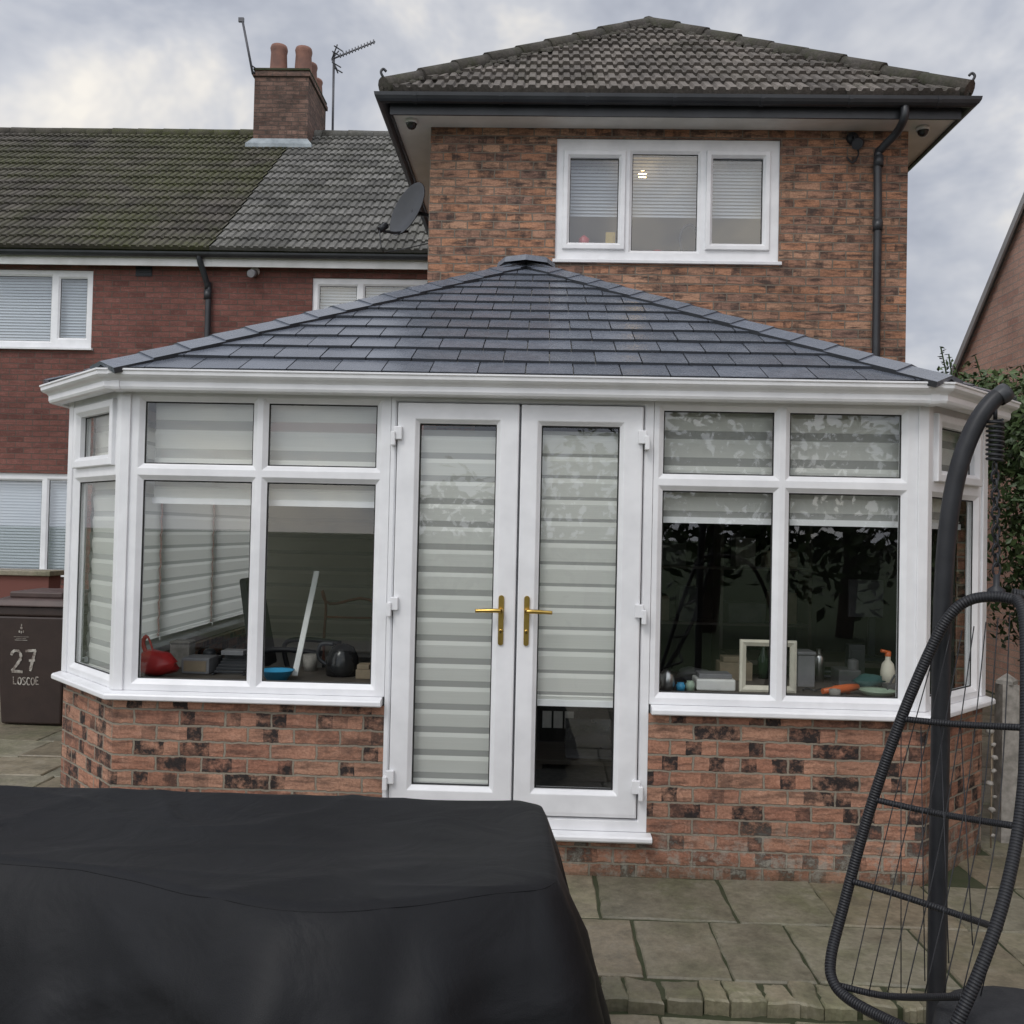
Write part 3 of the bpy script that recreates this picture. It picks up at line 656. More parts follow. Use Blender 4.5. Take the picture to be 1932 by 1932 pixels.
def sillbits():
    G='red ornaments on the upstairs sill'; zb=wz[0]+.0765
    p=PY(1102,440,YB+.2); mb=MB(); mb.lathe((p.x,p.y,zb),(0,0,1),[(.05,0),(.06,.04),(.045,.12),(.05,.16),(.0001,.2)],12); tag(mb.build('ornament','red_plastic'),'tall red ornament at the left edge of the upstairs window sill','ornament',group=G)
    p=PY(1124,445,YB+.24); mb=MB(); mb.lathe((p.x,p.y,zb),(0,0,1),[(.03,0),(.04,.05),(.03,.11),(.0001,.13)],12); tag(mb.build('ornament','paper'),'small white ornament beside the tall red one on the upstairs sill','ornament')
    p=PY(1150,440,YB+.26); mb=MB(); mb.box(p.x-.035,p.x+.05,p.y-.02,p.y+.02,zb,zb+.24); mb.box(p.x-.02,p.x+.035,p.y-.026,p.y-.021,zb+.03,zb+.2); tag(mb.build('card','yellow_plastic',bevel=.003),'mustard yellow card in the left light of the upstairs window','card')
    p=PY(1240,440,YB+.2); mb=MB(); mb.lathe((p.x,p.y,zb),(0,0,1),[(.07,0),(.075,.02),(.05,.06),(.0001,.075)],12); tag(mb.build('ornament','red_plastic'),'low red ornament on the sill of the middle upstairs pane','ornament',group=G)
    p=PY(1298,440,YB+.2); mb=MB(); b=V3((p.x,p.y,zb)); mb.lathe(b,(0,0,1),[(.0001,0),(.08,0),(.08,.015),(.0001,.02)],14)
    mb.tube(spline([b+V3((-.03,0,.01)),b+V3((-.07,0,.14)),b+V3((-.05,0,.26)),b+V3((.02,0,.30)),b+V3((.07,0,.25)),b+V3((.08,0,.15)),b+V3((.06,0,.01))],5),.013,8); tag(mb.build('desk_lamp','dark_metal'),'dark curved desk lamp in the middle light of the upstairs window','lamp')
    p=PY(1378,445,YB+.2); mb=MB(); mb.box(p.x-.06,p.x+.06,p.y-.03,p.y+.03,zb,zb+.11); mb.box(p.x-.045,p.x+.045,p.y-.034,p.y-.031,zb+.02,zb+.09); tag(mb.build('small_box','card',bevel=.004),'small tan box in the right light of the upstairs window','box')
sillbits()
CG='security cameras on the houses'
def dome(u,v,Y,zc,label):
    p=PY(u,v,Y); r=thing('security_camera',label,'camera',(p.x,Y,zc),CG); mb=MB(); mb.lathe((p.x,Y,zc),(0,0,-1),[(.0001,-.002),(.055,0),(.055,.025),(.05,.03)],16)
    mb.build('housing','white_plastic',r); mb=MB(); mb.lathe((p.x,Y,zc-.03),(0,0,-1),[(.045,0),(.04,.025),(.025,.042),(.0001,.05)],16); mb.build('dome','black_gloss',r)
dome(776,248,YB-.15,zso-.009,'round dome camera under the eaves at the left corner of the hipped roof')
dome(1741,266,YB-.10,zso-.009,'round dome camera under the eaves at the right corner of the hipped roof')
p=PY(1607,262,YB); t=thing('security_camera','dark bullet camera on brick wall between upstairs window and downpipe','camera',(p.x,YB,p.z),CG)
mb=MB(); mb.lathe((p.x,YB-.001,p.z),(0,-1,0),[(.05,0),(.05,.03),(.03,.04),(.0001,.04)],14); mb.build('mount_plate','dark_metal',t)
mb=MB(); mb.tube(spline([p+V3((0,-.03,0)),p+V3((0,-.09,-.02)),p+V3((0,-.1,-.08))],4),.014,8); mb.build('bracket','dark_metal',t)
mb=MB(); mb.tube([p+V3((.05,-.04,-.05)),p+V3((-.02,-.2,-.13))],.045,12); mb.build('camera_body','dark_metal',t)
mb=MB(); mb.tube(spline([p+V3((.02,-.02,-.06)),p+V3((.05,-.03,-.14)),p+V3((.0,-.03,-.22)),p+V3((-.05,-.03,-.17))],5),.008,6); mb.build('cable','black_plastic',t)
Yd=YB+.55; pc=PY(771,396,Yd); ax=V3((-.72,-.62,.28)).normalized()
t=thing('satellite_dish','dark grey satellite dish on the left side of the hip-roofed brick house','satellite dish',pc)
mb=MB(); R_=.26; pr=[(R_*k/8,.05*(k/8)**2) for k in range(9)]; pr=[(max(r,1e-7),h) for r,h in pr]
mb.lathe(pc-ax*.03,ax,pr+[(R_+.008,.052),(R_+.008,.045)]+[(r,h-.006) for r,h in pr[::-1]],28); mb.build('dish','black_plastic',t)
lnb=PY(716,434,Yd-.15); mb=MB(); mb.tube(spline([pc+V3((0,0,-.2)),pc.lerp(lnb,.5)+V3((0,0,-.12)),lnb],5),.012,8); mb.tube([lnb,lnb+(pc-lnb).normalized()*.09],.03,10); mb.build('receiver_arm','dark_metal',t)
mb=MB(); mb.tube([pc-ax*.03,V3((HL-.06,Yd+.1,pc.z-.02)),V3((HL-.06,Yd+.1,pc.z-.25))],.022,8); mb.box(HL-.06,HL-.003,Yd+.05,Yd+.16,pc.z-.22,pc.z-.05); mb.build('mount','black_plastic',t)
mb=MB(); q=PY(735,450,Yd); mb.tube(spline([lnb,lnb+V3((.03,0,-.18)),q+V3((.02,0,-.12)),V3((HL-.02,Yd,pc.z-.3))],6),.005,6); mb.build('cable','black_plastic',t)

# ================================================================== TERRACE
YT=7.6; YE=7.35; YR=11.4; XB=-4.36
zE=avg(ZZ(200,466,YE),ZZ(600,474,YE)); zR=avg(ZZ(150,250,YR),ZZ(680,262,YR)); zW=zE-.14
TP=PL((0,YT,0),(1,0,0),(0,-1,0))
def terr(x0,x1,label,tile,wins):
    h=thing('terraced_house',label,'house',((x0+x1)/2,9,0),'red brick terraced houses on the left')
    mb=MB(); mb.holes(TP,x0,x1,0,zW,[w[0] for w in wins],.1); mb.build('wall','brick_terrace',h,recalc=False)
    U=V3((1,0,0)); d=V3((0,YR-YE,zR-zE)); Vv=d.normalized(); n=U.cross(Vv)
    mb=MB(); ribtiles(mb,V3((x0,YE,zE)),U,Vv,n,d.length,lambda s:0,lambda s:x1-x0,.31,.11,.022,.03); rf=mb.build('roof',tile,h,merge=False,recalc=False)
    mb=MB(); mb.face([(x0,YR,zR),(x1,YR,zR),(x1,YR+4,zE),(x0,YR+4,zE)]); mb.build('rear_slope',tile,rf,recalc=False)
    mb=MB(); x=x0
    while x<x1-.05:
        mb.tube([V3((x,YR,zR+.01+random.uniform(-.006,.006))),V3((min(x+.46,x1),YR,zR+.01))],[.10,.095],10); x+=.45
    mb.build('ridge_tiles',tile,rf)
    for rect,cells,vb in wins:
        PW=PL((0,YT+.03,0),(1,0,0),(0,-1,0)); w=window(h,PW,cells,'glass_house')
        venetian(w,PW,rect[0]+.05,rect[2]-.05,vb if vb else rect[1],rect[3],-.12,.04)
        mb=MB(); mb.sweep([(rect[0]-.03,YT),(rect[2]+.03,YT)],[(-.03,rect[1]-.03),(.05,rect[1]-.03),(.052,rect[1]-.005),(-.03,rect[1]+.002)]); mb.build('sill','upvc',w)
    return h,rf
def tw(a,b,c,d,glasses):
    rect=(X(a,(b+d)/2,YT),ZZ(max(a,0)+40,d,YT),X(c,(b+d)/2,YT),ZZ(max(a,0)+40,b,YT)); cells=[]
    ed=[rect[0]]+[X(g[4],(b+d)/2,YT) for g in glasses[:-1]]+[rect[2]]
    for i,g in enumerate(glasses):
        cells.append(((ed[i],rect[1],ed[i+1],rect[3]),(X(g[0],g[1],YT),max(ZZ(g[0],g[3],YT),rect[1]+.06),X(g[2],g[1],YT),min(ZZ(g[0],g[1],YT),rect[3]-.06)),'f'))
    return rect,cells,None
w1=tw(-150,508,174,655,[(-138,518,-70,640,-62),(-52,518,95,640,102),(112,524,162,636,170)])
w2=tw(-150,892,140,1082,[(-138,905,-65,1074,-58),(-50,905,76,1076,82),(90,906,130,1078,140)])
nb,nbr=terr(-13,XB,'red brick terraced house under a mossy dark roof at far left','tile_mossy',[w1,w2])
w3=tw(588,524,810,640,[(602,538,672,630,680),(688,538,800,630,810)])
own,ownr=terr(XB,HL+1.2,'red brick terraced house with cleaner grey roof between mossy roof and hipped roof','tile_clean',[w3])
def eaves(h,x0,x1,fm):
    mb=MB(); mb.box(x0,x1,YE+.09,YE+.115,zE-.2,zE-.01); mb.box(x0,x1,YE+.115,YT-.001,zE-.16,zE-.14); mb.build('fascia',fm,h)
    r=.055
    prof=[(.02+r*math.cos(a),zE-.045+r*math.sin(a)) for a in [math.pi+i*math.pi/8 for i in range(9)]]+[(.02+(r-.006)*math.cos(a),zE-.04+(r-.006)*math.sin(a)) for a in [math.pi+i*math.pi/8 for i in range(8,-1,-1)]]
    mb=MB(); mb.sweep([(x0,YE+.05),(x1,YE+.05)],prof); mb.build('gutter','black_plastic',h)
eaves(nb,-13,XB-.001,'fascia_white'); eaves(own,XB+.001,HL+.3,'fascia_white')
mb=MB(); pp=[PY(376,476,YE+.03),PY(377,492,YE+.05),PY(386,520,YT-.12),PY(392,545,YT-.05),PY(392,600,YT-.05)]; pp.append(V3((pp[-1].x,YT-.05,0))); mb.tube(spline(pp,4),.04,10); q=PY(392,548,YT-.05); mb.tube([q,q-V3((0,0,.12))],.05,10); mb.build('downpipe','black_plastic',nb)
p=PY(272,511,YT); mb=MB(); mb.box(p.x-.11,p.x+.11,YT-.012,YT+.02,p.z-.075,p.z+.075)
for i in range(4): mb.box(p.x-.1,p.x+.1,YT-.02,YT-.012,p.z-.06+i*.034,p.z-.045+i*.034)
mb.build('air_brick','dark_metal',nb)
p=PY(482,517,YT); t=thing('security_camera','small white camera on the red brick terrace wall under the eaves','camera',(p.x,YT,p.z),CG)
mb=MB(); mb.lathe((p.x,YT-.002,p.z+.03),(0,-1,0),[(.06,0),(.06,.04),(.0001,.05)],12); mb.build('mount_plate','white_plastic',t); mb=MB(); mb.tube([p+V3((.0,-.04,0)),p+V3((.0,-.2,-.05))],.05,12); mb.build('camera_body','grey_plastic',t)
yc=10.85; cx0,cx1=X(479,200,yc),X(581,200,yc); cz=ZZ(530,128,yc); yd=yc+1.25
ch=MB(); ch.sweep([(cx0,yd),(cx0,yc),(cx1,yc),(cx1,yd),(cx0,yd)],[(0,zR-1.2),(0,cz-.16),(.03,cz-.15),(.03,cz-.08),(.0,cz-.07),(.0,cz)],closed=False); ch.face([(cx0,yc,cz),(cx1,yc,cz),(cx1,yd,cz),(cx0,yd,cz)],uv=[(0,0),(.9,0),(.9,1.2),(0,1.2)])
cho=ch.build('chimney','brick_chimney',own,recalc=False)
for px,py,hh in ((cx0+.33,yc+.25,.50),(cx1-.17,yc+.28,.48),(cx1-.17,yc+.66,.40),(cx1-.16,yc+1.02,.30)):
    mb=MB(); mb.lathe((px,py,cz-.01),(0,0,1),[(.155,0),(.15,.04),(.135,hh*.75),(.14,hh*.8),(.148,hh*.9),(.135,hh),(.11,hh),(.10,hh-.1)],16); mb.build('chimney_pot','terracotta',cho)
zf=zE+(yc-YE)/(YR-YE)*(zR-zE)
mb=MB(); mb.sweep([(cx0,yd),(cx0,yc),(cx1,yc),(cx1,yd)],[(.004,zf-.1),(.10,zf-.02),(.1,zf+.04),(.008,zf+.16)],closed=True); mb.build('flashing','lead',cho)
mb=MB(); mb.sweep([(cx0,yd),(cx0,yc),(cx1,yc),(cx1,yd)],[(-.1,cz+.0005),(.02,cz-.02),(.02,cz-.045),(-.1,cz-.045)]); mb.build('cap','soil',cho)
p0,p1=PY(477,140,yc-.1),PY(457,36,yc-.1); t=thing('aerial_pole','thin leaning aerial pole on the left of the chimney stack','aerial',p0)
mb=MB(); mb.tube([p0,p1],.02,8); mb.build('mast','aerial_metal',t); mb=MB(); mb.box(p1.x-.06,p1.x+.03,p1.y-.02,p1.y+.02,p1.z-.05,p1.z+.02); mb.build('tip','aerial_metal',t)
for dx,dz in ((0,.05),(.03,.15)): mb=MB(); mb.tube([p0+V3((-dx,0,dz)),V3((cx0+.02,yc+.02,p0.z+dz))],.012,6); mb.build('bracket','aerial_metal',t)
ya=12.2; b0_,b1_=PY(628,275,ya),PY(630,100,ya); t=thing('tv_aerial','comb-like television aerial on a tall pole right of the chimney','aerial',b0_)
mb=MB(); mb.tube([b0_-V3((0,0,.8)),b1_],.022,8); mb.build('mast','aerial_metal',t)
q0,q1=PY(626,112,ya),PY(713,95,ya); q1=V3((q1.x,ya-.3,q1.z)); mb=MB(); mb.tube([q0,q1],.016,6)
for i in range(12):
    c=q0.lerp(q1,.2+i*.07); mb.tube([c+V3((-.02,.08,.085)),c-V3((-.02,.08,.07))],.013,5)
mb.build('boom','aerial_metal',t)
mb=MB()
for dz in (.16,-.16): mb.tube([q0,q0+V3((.12,-.1,dz*1.4))],.013,5); mb.tube([q0,q0+V3((.10,.1,dz*1.3))],.013,5)
for dz in (.2,.1,-.1,-.2): mb.tube([q0+V3((.02+abs(dz)*.3,-.17,dz-.04)),q0+V3((.10+abs(dz)*.3,.17,dz+.04))],.013,5)
mb.build('reflector','aerial_metal',t)

# ================================================================== RIGHT NEIGHBOUR GABLE
XG=5.0
def onX(u,v):
    r=ray(u,v); return CAM+r*((XG-CAM.x)/r.x)
g0,g1=onX(1812,690),onX(1932,402); dirg=(g0-g1); sl=dirg.z/dirg.y
yA=1.6; zA=g1.z+(yA-g1.y)*sl; yN=yA-(g0.y+.6-yA); yF=g0.y+.6; zFv=g0.z+.6*sl
gh=thing('gabled_house','pale pink brick house with a sloping gable edge at far right','house',(XG+3,yA,0))
mb=MB(); P=[(yN,0),(yF,0),(yF,zFv),(yA,zA),(yN,zFv)]; mb.face([(XG,a,b) for a,b in P],uv=P); mb.face([(XG,yF,0),(XG+7,yF,0),(XG+7,yF,zFv),(XG,yF,zFv)],uv=[(0,0),(7,0),(7,zFv),(0,zFv)]); mb.face([(XG,yN,0),(XG+7,yN,0),(XG+7,yN,zFv),(XG,yN,zFv)],uv=[(0,0),(7,0),(7,zFv),(0,zFv)]); mb.build('wall','brick_gable',gh,recalc=False)
mb=MB()
for ya_,za_ in ((yF+.2,zFv+.2*sl),(yN-.2,zFv+.2*sl)): mb.hexa([V3((XG-.05,ya_,za_)),V3((XG+7,ya_,za_)),V3((XG+7,yA,zA)),V3((XG-.05,yA,zA)),V3((XG-.05,ya_,za_+.07)),V3((XG+7,ya_,za_+.07)),V3((XG+7,yA,zA+.07)),V3((XG-.05,yA,zA+.07))])
mb.build('roof','tile_clean',gh)
mb=MB()
for ya_,za_ in ((yF+.2,zFv+.2*sl),(yN-.2,zFv+.2*sl)): mb.hexa([V3((XG-.075,ya_,za_-.07)),V3((XG-.052,ya_,za_-.07)),V3((XG-.052,yA,zA-.07)),V3((XG-.075,yA,zA-.07)),V3((XG-.075,ya_,za_+.04)),V3((XG-.052,ya_,za_+.04)),V3((XG-.052,yA,zA+.04)),V3((XG-.075,yA,zA+.04))])
mb.build('barge_board','barge_grey',gh)

# ================================================================== GROUND
GZ=.018; LZ=-.022
r1=PZ(1200,1733,GZ).y; r2=PZ(1200,1843,GZ).y; r3=PZ(1200,1884,GZ).y
mb=MB(); mb.face([(-300,-300,-.16),(300,-300,-.16),(300,300,-.16),(-300,300,-.16)]); tag(mb.build('ground','grass'),kind='structure')
mb=MB(); mb.box(-8,5,r3+.02,7.6,-.15,GZ-.010); mb.box(-8,5,-7,r3+.0195,-.15,LZ-.012); tag(mb.build('patio_bed','soil'),kind='structure')
mb=MB()
def flag(x0,x1,y0,y1,z,m=0,g=.006,j=.009,ej=.005,tj=.012,zj=.004):
    c=[(x0+g,y0+g),(x1-g,y0+g),(x1-g,y1-g),(x0+g,y1-g)]; c=[(a+random.uniform(-j,j)*.6,b+random.uniform(-j,j)*.6) for a,b in c]
    pts=[]
    for i in range(4):
        a,b=c[i],c[(i+1)%4]
        for k in range(6):
            t=k/6; pts.append((a[0]+(b[0]-a[0])*t+(random.uniform(-ej,ej) if k else 0),a[1]+(b[1]-a[1])*t+(random.uniform(-ej,ej) if k else 0)))
    tn=random.random(); cx,cy=(x0+x1)/2,(y0+y1)/2; tx,ty=random.uniform(-tj,tj),random.uniform(-tj,tj); zz=z+random.uniform(-zj,zj)
    Z=lambda a,b:zz+(a-cx)*tx+(b-cy)*ty
    ch_=.007; top=[]
    for a,b in pts:
        d=V3((cx-a,cy-b)); d=d/ max(d.length,1e-6)*ch_; top.append(V3((a+d.x,b+d.y,Z(a,b))))
    mid=[V3((a,b,Z(a,b)-ch_)) for a,b in pts]; bot=[V3((a,b,z-.06)) for a,b in pts]
    mb.face(top,m=m,tone=tn); n=len(pts)
    for i in range(n): k=(i+1)%n; mb.face([mid[i],mid[k],top[k],top[i]],m=m,tone=tn); mb.face([bot[i],bot[k],mid[k],mid[i]],m=m,tone=tn)
def row(y0,y1,z,x0,x1,joints=None,w=(.42,.8),m=0,**kw):
    if joints: xs=[x0]+joints+[x1]
    else:
        xs=[x0]
        while xs[-1]<x1-w[0]: xs.append(xs[-1]+random.uniform(*w))
        if x1-xs[-1]>.1: xs.append(x1)
    for a,b in zip(xs[:-1],xs[1:]): flag(a,b,y0,y1,z,m,**kw)
xp=lambda u,v:PZ(u,v,GZ).x
row(r1,-.012,GZ,-1.1,xp(1370,1690),[-.6,-.15,xp(1127,1690)]); row(r1,-.012,GZ,xp(1370,1690),4.9,[xp(1545,1690),xp(1760,1690),xp(1930,1690),3.1,3.7,4.3])
row(r1,-.012,GZ,-8,-1.1)
row(r2,r1,GZ,-8,-.2,None); row(r2,r1,GZ,-.2,4.9,[xp(1040,1790),xp(1207,1790),xp(1360,1790),xp(1506,1790),xp(1750,1790),xp(1900,1790),2.4,3.0,3.6,4.2])
row(r3,r2,GZ,-8,4.9,None,(.075,.15),1,g=.005,j=.02,ej=.005,tj=.06,zj=.006)
y=r3-.03
while y>-6.5:
    y2=y-random.uniform(.42,.62); row(y2,y,LZ,-8,4.9,zj=.002); y=y2
y=.0
while y<7.3:
    y2=y+random.uniform(.42,.65)
    row(y,y2,GZ,-8,XL-A-.02 if y>=A-.3 else XL-.3,None); row(y,y2,GZ,XR+A+.02 if y>=A-.3 else XR+.3,4.9,None); y=y2
tag(mb.build('patio',['stone','stone_sett'],merge=False,recalc=True),kind='structure')

# ================================================================== BLACK COVER
def cover():
    zt=.83; bl=PZ(0,1472,zt); br=PZ(1016,1513,zt); fr=PZ(1052,1642,zt)
    xr=br.x; yb=avg(bl.y,br.y); yf=fr.y; xl=-2.6; zg=LZ+.004
    rc=.05; per=[]
    def arc(cx,cy,a0,n=8): return [(cx+rc*math.cos(a0+i*math.pi/2/n),cy+rc*math.sin(a0+i*math.pi/2/n),math.cos(a0+i*math.pi/2/n),math.sin(a0+i*math.pi/2/n)) for i in range(n+1)]
    def seg(x0,y0,x1,y1,nx,ny,n): return [(x0+(x1-x0)*i/n,y0+(y1-y0)*i/n,nx,ny) for i in range(1,n)]
    per+=arc(xr-rc,yb-rc,0); per+=seg(xr-rc,yb,xl+rc,yb,0,1,70); per+=arc(xl+rc,yb-rc,math.pi/2); per+=seg(xl,yb-rc,xl,yf+rc,-1,0,20)
    per+=arc(xl+rc,yf+rc,math.pi); per+=seg(xl+rc,yf,xr-rc,yf,0,-1,150); per+=arc(xr-rc,yf+rc,1.5*math.pi); per+=seg(xr,yf+rc,xr,yb-rc,1,0,34)
    cx,cy=(xl+xr)/2,(yb+yf)/2; n=len(per)
    def warp(x,y):
        f=(yb-y)/(yb-yf); fc=max(0,min(1,f))
        x2=x+(fr.x-br.x)*(fc**.55)*min(1,max(0,(x-cx)/(xr-cx)))
        y2=y-.28*max(0,f)**1.5*math.exp(-((x+.5)/.46)**2)
        return x2,y2
    def ridge(x,y,s): return max(0,1-abs(noise.noise(V3((x*s,y*s*1.3,s*3))))*3.2)**3
    def topz(x,y):
        ex=1-math.exp(-max(0,(xr-x))*9)
        f=noise.noise(V3((x*1.1,y*1.6,3)))*.014+noise.noise(V3((x*3.2,y*4.5,8)))*.005
        f+=ridge(x+noise.noise(V3((x*2,y*2,1)))*.2,y*.55,1.7)*.008+ridge(x*.6+y*.4,y,3.4)*.004
        dip=-.022*ex*math.exp(-((y-(yb-.28))/.3)**2)
        return zt+f*ex+dip
    rings=[]; K=40
    for k in range(K+1):
        t=k/K; rr=[]
        for (x,y,nx,ny) in per:
            X_,Y_=warp(cx+(x-cx)*t,cy+(y-cy)*t); rr.append(V3((X_,Y_,topz(X_,Y_)-(.010*max(0,(t-.95)/.05)**2))))
        rings.append(rr)
    arcl=[0]
    for i in range(1,n): arcl.append(arcl[-1]+math.dist(per[i][:2],per[i-1][:2]))
    Q=32
    for q in range(1,Q+1):
        s=q/Q; rr=[]
        for i,(x,y,nx,ny) in enumerate(per):
            a=arcl[i]; front=max(0,-ny); right=max(0,nx); wx_,wy_=warp(x,y)
            dc=math.hypot(x-xr,y-yf); corner=math.exp(-dc*dc/.035); near=math.exp(-dc*dc/.35)
            ss=min(1,s*2.2)
            fold=(noise.noise(V3((a*2.2-s*.8,s*.5,1)))*.08+noise.noise(V3((a*5.2-s*1.3,s*.6,4)))*.04)*ss
            fold+=ridge(a*.8-s*.5,s*.5,1.9)*.035*ss+ridge(a*.5+s*.9,s*.8,2.9)*.02*ss
            fold+=near*(.055*math.sin(a*16+s*2.5)+.026*math.sin(a*35+1.3+s*1.5))*ss*(1-.5*corner)
            fl=.016*min(1,s*6)+(.08+.26*front+.05*right)*s**.8+corner*.04*s+fold*(1 if front>.3 else .6)
            z0=topz(wx_,wy_)-.010
            z=z0+(zg+.01-z0)*(s**1.02)
            rr.append(V3((wx_+nx*fl,wy_+ny*fl,z)))
        rings.append(rr)
    mb=MB()
    for A_,B_ in zip(rings[:-1],rings[1:]):
        for i in range(n):
            j=(i+1)%n; mb.face([A_[i],A_[j],B_[j],B_[i]],smooth=True)
    o=mb.build('furniture_cover','cover_fabric'); tag(o,'black fabric cover draped over garden furniture in the left foreground','cover')
    sm=[rings[K][i]-V3((0,0,.0008)) for i in range(n) if per[i][3]<-.3]
    mb=MB(); mb.tube(spline(sm[::3],3),.0017,6); mb.build('seam','cover_fabric',o)
cover()

# ================================================================== HANGING EGG CHAIR + STAND
Ys=-1.9; gz=LZ
st=thing('chair_stand','black curved steel pole stand of the hanging chair at far right','stand',(PY(1768,1700,Ys).x,Ys,gz))
pp=[PY(u,v,Ys) for u,v in ((1896,741),(1872,757),(1840,802),(1812,872),(1794,955),(1783,1060),(1777,1200),(1774,1400),(1770,1650),(1766,1900))]
foot=V3((pp[-1].x-.01,Ys,gz+.05)); pp.append(foot)
mb=MB(); mb.tube(spline(pp,6),.0245,16); mb.build('pole','dark_metal',st)
mb=MB(); d=(pp[0]-pp[1]).normalized(); mb.lathe(pp[0]-d*.004,d,[(.0265,-.02),(.028,0),(.026,.012),(.0001,.016)],16); mb.build('end_cap','black_plastic',st)
mb=MB(); fx=foot.x
mb.tube(spline([V3((fx+math.cos(a)*.55+.35,Ys-.35+math.sin(a)*.5,gz+.03)) for a in [i*math.pi/6 for i in range(12)]],4,True),.025,10,closed=True); mb.tube([foot,V3((fx+.35,Ys-.35,gz+.03))],.027,10); mb.build('base_ring','dark_metal',st)
top=PY(1880,1112,-2.0)
hc=thing('hanging_chair','black woven egg chair frame hanging from its stand at far right','hanging chair',(top.x,-2.0,PY(1700,1900,-2.1).z))
def S(lst): return [PY(u,v,y) for u,v,y in lst]
left=S([(1928,1135,-2.06),(1884,1126,-2.02),(1830,1132,-1.99),(1790,1164,-1.97),(1748,1242,-1.95),(1692,1378,-1.93),(1636,1545,-1.92),(1590,1715,-1.94),(1568,1805,-1.98),(1572,1852,-2.02),(1606,1888,-2.08),(1690,1932,-2.2),(1790,1975,-2.35),(1900,2000,-2.5)])
mb=MB(); mb.tube(spline(left,8),.0142,12); mb.build('rim','rattan',hc)
right=S([(1918,1130,-2.05),(1932,1160,-2.1),(1936,1260,-2.16),(1935,1420,-2.24),(1922,1560,-2.3),(1893,1700,-2.36),(1853,1820,-2.4),(1808,1925,-2.42),(1770,2010,-2.43)])
mb=MB(); mb.tube(spline(right,8),.0142,12); mb.build('rim','rattan',hc)
far=[top+V3((.04,0,-.01)),top+V3((.3,-.1,-.08)),top+V3((.5,-.3,-.45)),top+V3((.52,-.45,-.9)),top+V3((.35,-.5,-1.2)),left[-1]]
mb=MB(); mb.tube(spline(far,8),.0142,12); mb.build('rim','rattan',hc)
for lst in ([(1700,1356,-1.93),(1800,1366,-2.05),(1936,1373,-2.22)],[(1648,1508,-1.92),(1770,1535,-2.05),(1925,1560,-2.3)],[(1606,1662,-1.935),(1700,1690,-2.05),(1820,1730,-2.2),(1885,1752,-2.37)],[(1585,1860,-2.03),(1680,1880,-2.15),(1830,1880,-2.41)]):
    mb=MB(); mb.tube(spline(S(lst),6),.0085,10); mb.build('rib','rattan',hc)
mb=MB()
def lerp3(a,b,t): return tuple(x+(y-x)*t for x,y in zip(a,b))
topR=(1928,1150,-2.07)
for i in range(8):
    t=i/7; a=lerp3((1770,1205,-1.96),topR,t); m_=lerp3((1690,1500,-1.96),(1915,1560,-2.28),t); b=lerp3((1605,1868,-2.05),(1850,1880,-2.40),t)
    mb.tube(spline(S([a,m_,b]),5),.0015,5)
for i in range(4):
    t=i/4; a=lerp3((1700,1370,-1.935),(1850,1370,-2.1),t); b=lerp3((1700,1885,-2.17),(1880,1750,-2.36),t); mb.tube(S([a,b]),.0014,5)
mb.build('cord_web','dark_metal',hc)
mb=MB(); c=PY(1935,1945,-2.36); mb.lathe((c.x+.03,c.y,c.z-.09),(0,0,1),[(.0001,0),(.17,.01),(.22,.05),(.21,.09),(.15,.115),(.0001,.125)],24); mb.build('cushion','cushion',hc)
mb=MB(); mb.lathe(top+V3((0,0,-.02)),(0,0,1),[(.0001,0),(.022,0),(.022,.02),(.008,.03),(.008,.06),(.0001,.06)],12); mb.build('hanger','dark_metal',hc)
sp0=PY(1878,778,Ys-.01); mb=MB(); coil=[]; H=.115
for i in range(150):
    a=i/150*2*math.pi*9; coil.append(sp0+V3((.02*math.cos(a),.02*math.sin(a),-H*i/150-.02)))
mb.tube(coil,.0042,6); mb.tube([sp0+V3((0,0,.02)),sp0+V3((0,0,-.02))],.006,6); mb.build('spring','dark_metal',hc)
mb=MB(); a=sp0+V3((0,0,-H-.025)); b=top+V3((0,0,.04)); n=int((a-b).length/.026)
for i in range(n):
    c=a.lerp(b,(i+.5)/n); ax=V3((1,0,0)) if i%2 else V3((0,1,0)); mb.tube([c+ax*.010*math.cos(t)+V3((0,0,.018*math.sin(t))) for t in [k*math.pi/5 for k in range(10)]],.0032,5,closed=True)
mb.build('chain','dark_metal',hc)

# ================================================================== WHEELIE BIN
Yb=2.75; bx0,bx1=X(-14,1240,Yb),X(122,1240,Yb); zb1=ZZ(60,1142,Yb); bc=(bx0+bx1)/2
bn=thing('wheelie_bin','brown wheeled rubbish bin with white painted house number, left of the conservatory','bin',(bc,Yb+.3,0))
mb=MB(); h=(bx1-bx0)/2
def frus(z0,z1_,s0,s1,d0,d1,m=0):
    c=[]
    for z,s,d in ((z0,s0,d0),(z1_,s1,d1)): c+=[V3((bc-h*s,Yb+(.0 if z>.5 else .06),z)),V3((bc+h*s,Yb+(.0 if z>.5 else .06),z)),V3((bc+h*s,Yb+d,z)),V3((bc-h*s,Yb+d,z))]
    mb.hexa(c,m)
frus(.03,zb1-.09,.84,.96,.55,.62); frus(zb1-.088,zb1-.012,1.0,1.0,.66,.66)
mb.build('body','bin_brown',bn,bevel=.015)
mb=MB(); z=zb1
mb.hexa([V3((bc-h*1.03,Yb-.03,z-.01)),V3((bc+h*1.03,Yb-.03,z-.01)),V3((bc+h*1.03,Yb+.70,z-.01)),V3((bc-h*1.03,Yb+.70,z-.01)),V3((bc-h*.97,Yb,z+.045)),V3((bc+h*.97,Yb,z+.045)),V3((bc+h*.95,Yb+.66,z+.09)),V3((bc-h*.95,Yb+.66,z+.09))])
mb.box(bc-h*.75,bc+h*.75,Yb+.08,Yb+.55,z+.05,z+.10); mb.build('lid','bin_lid',bn,bevel=.012)
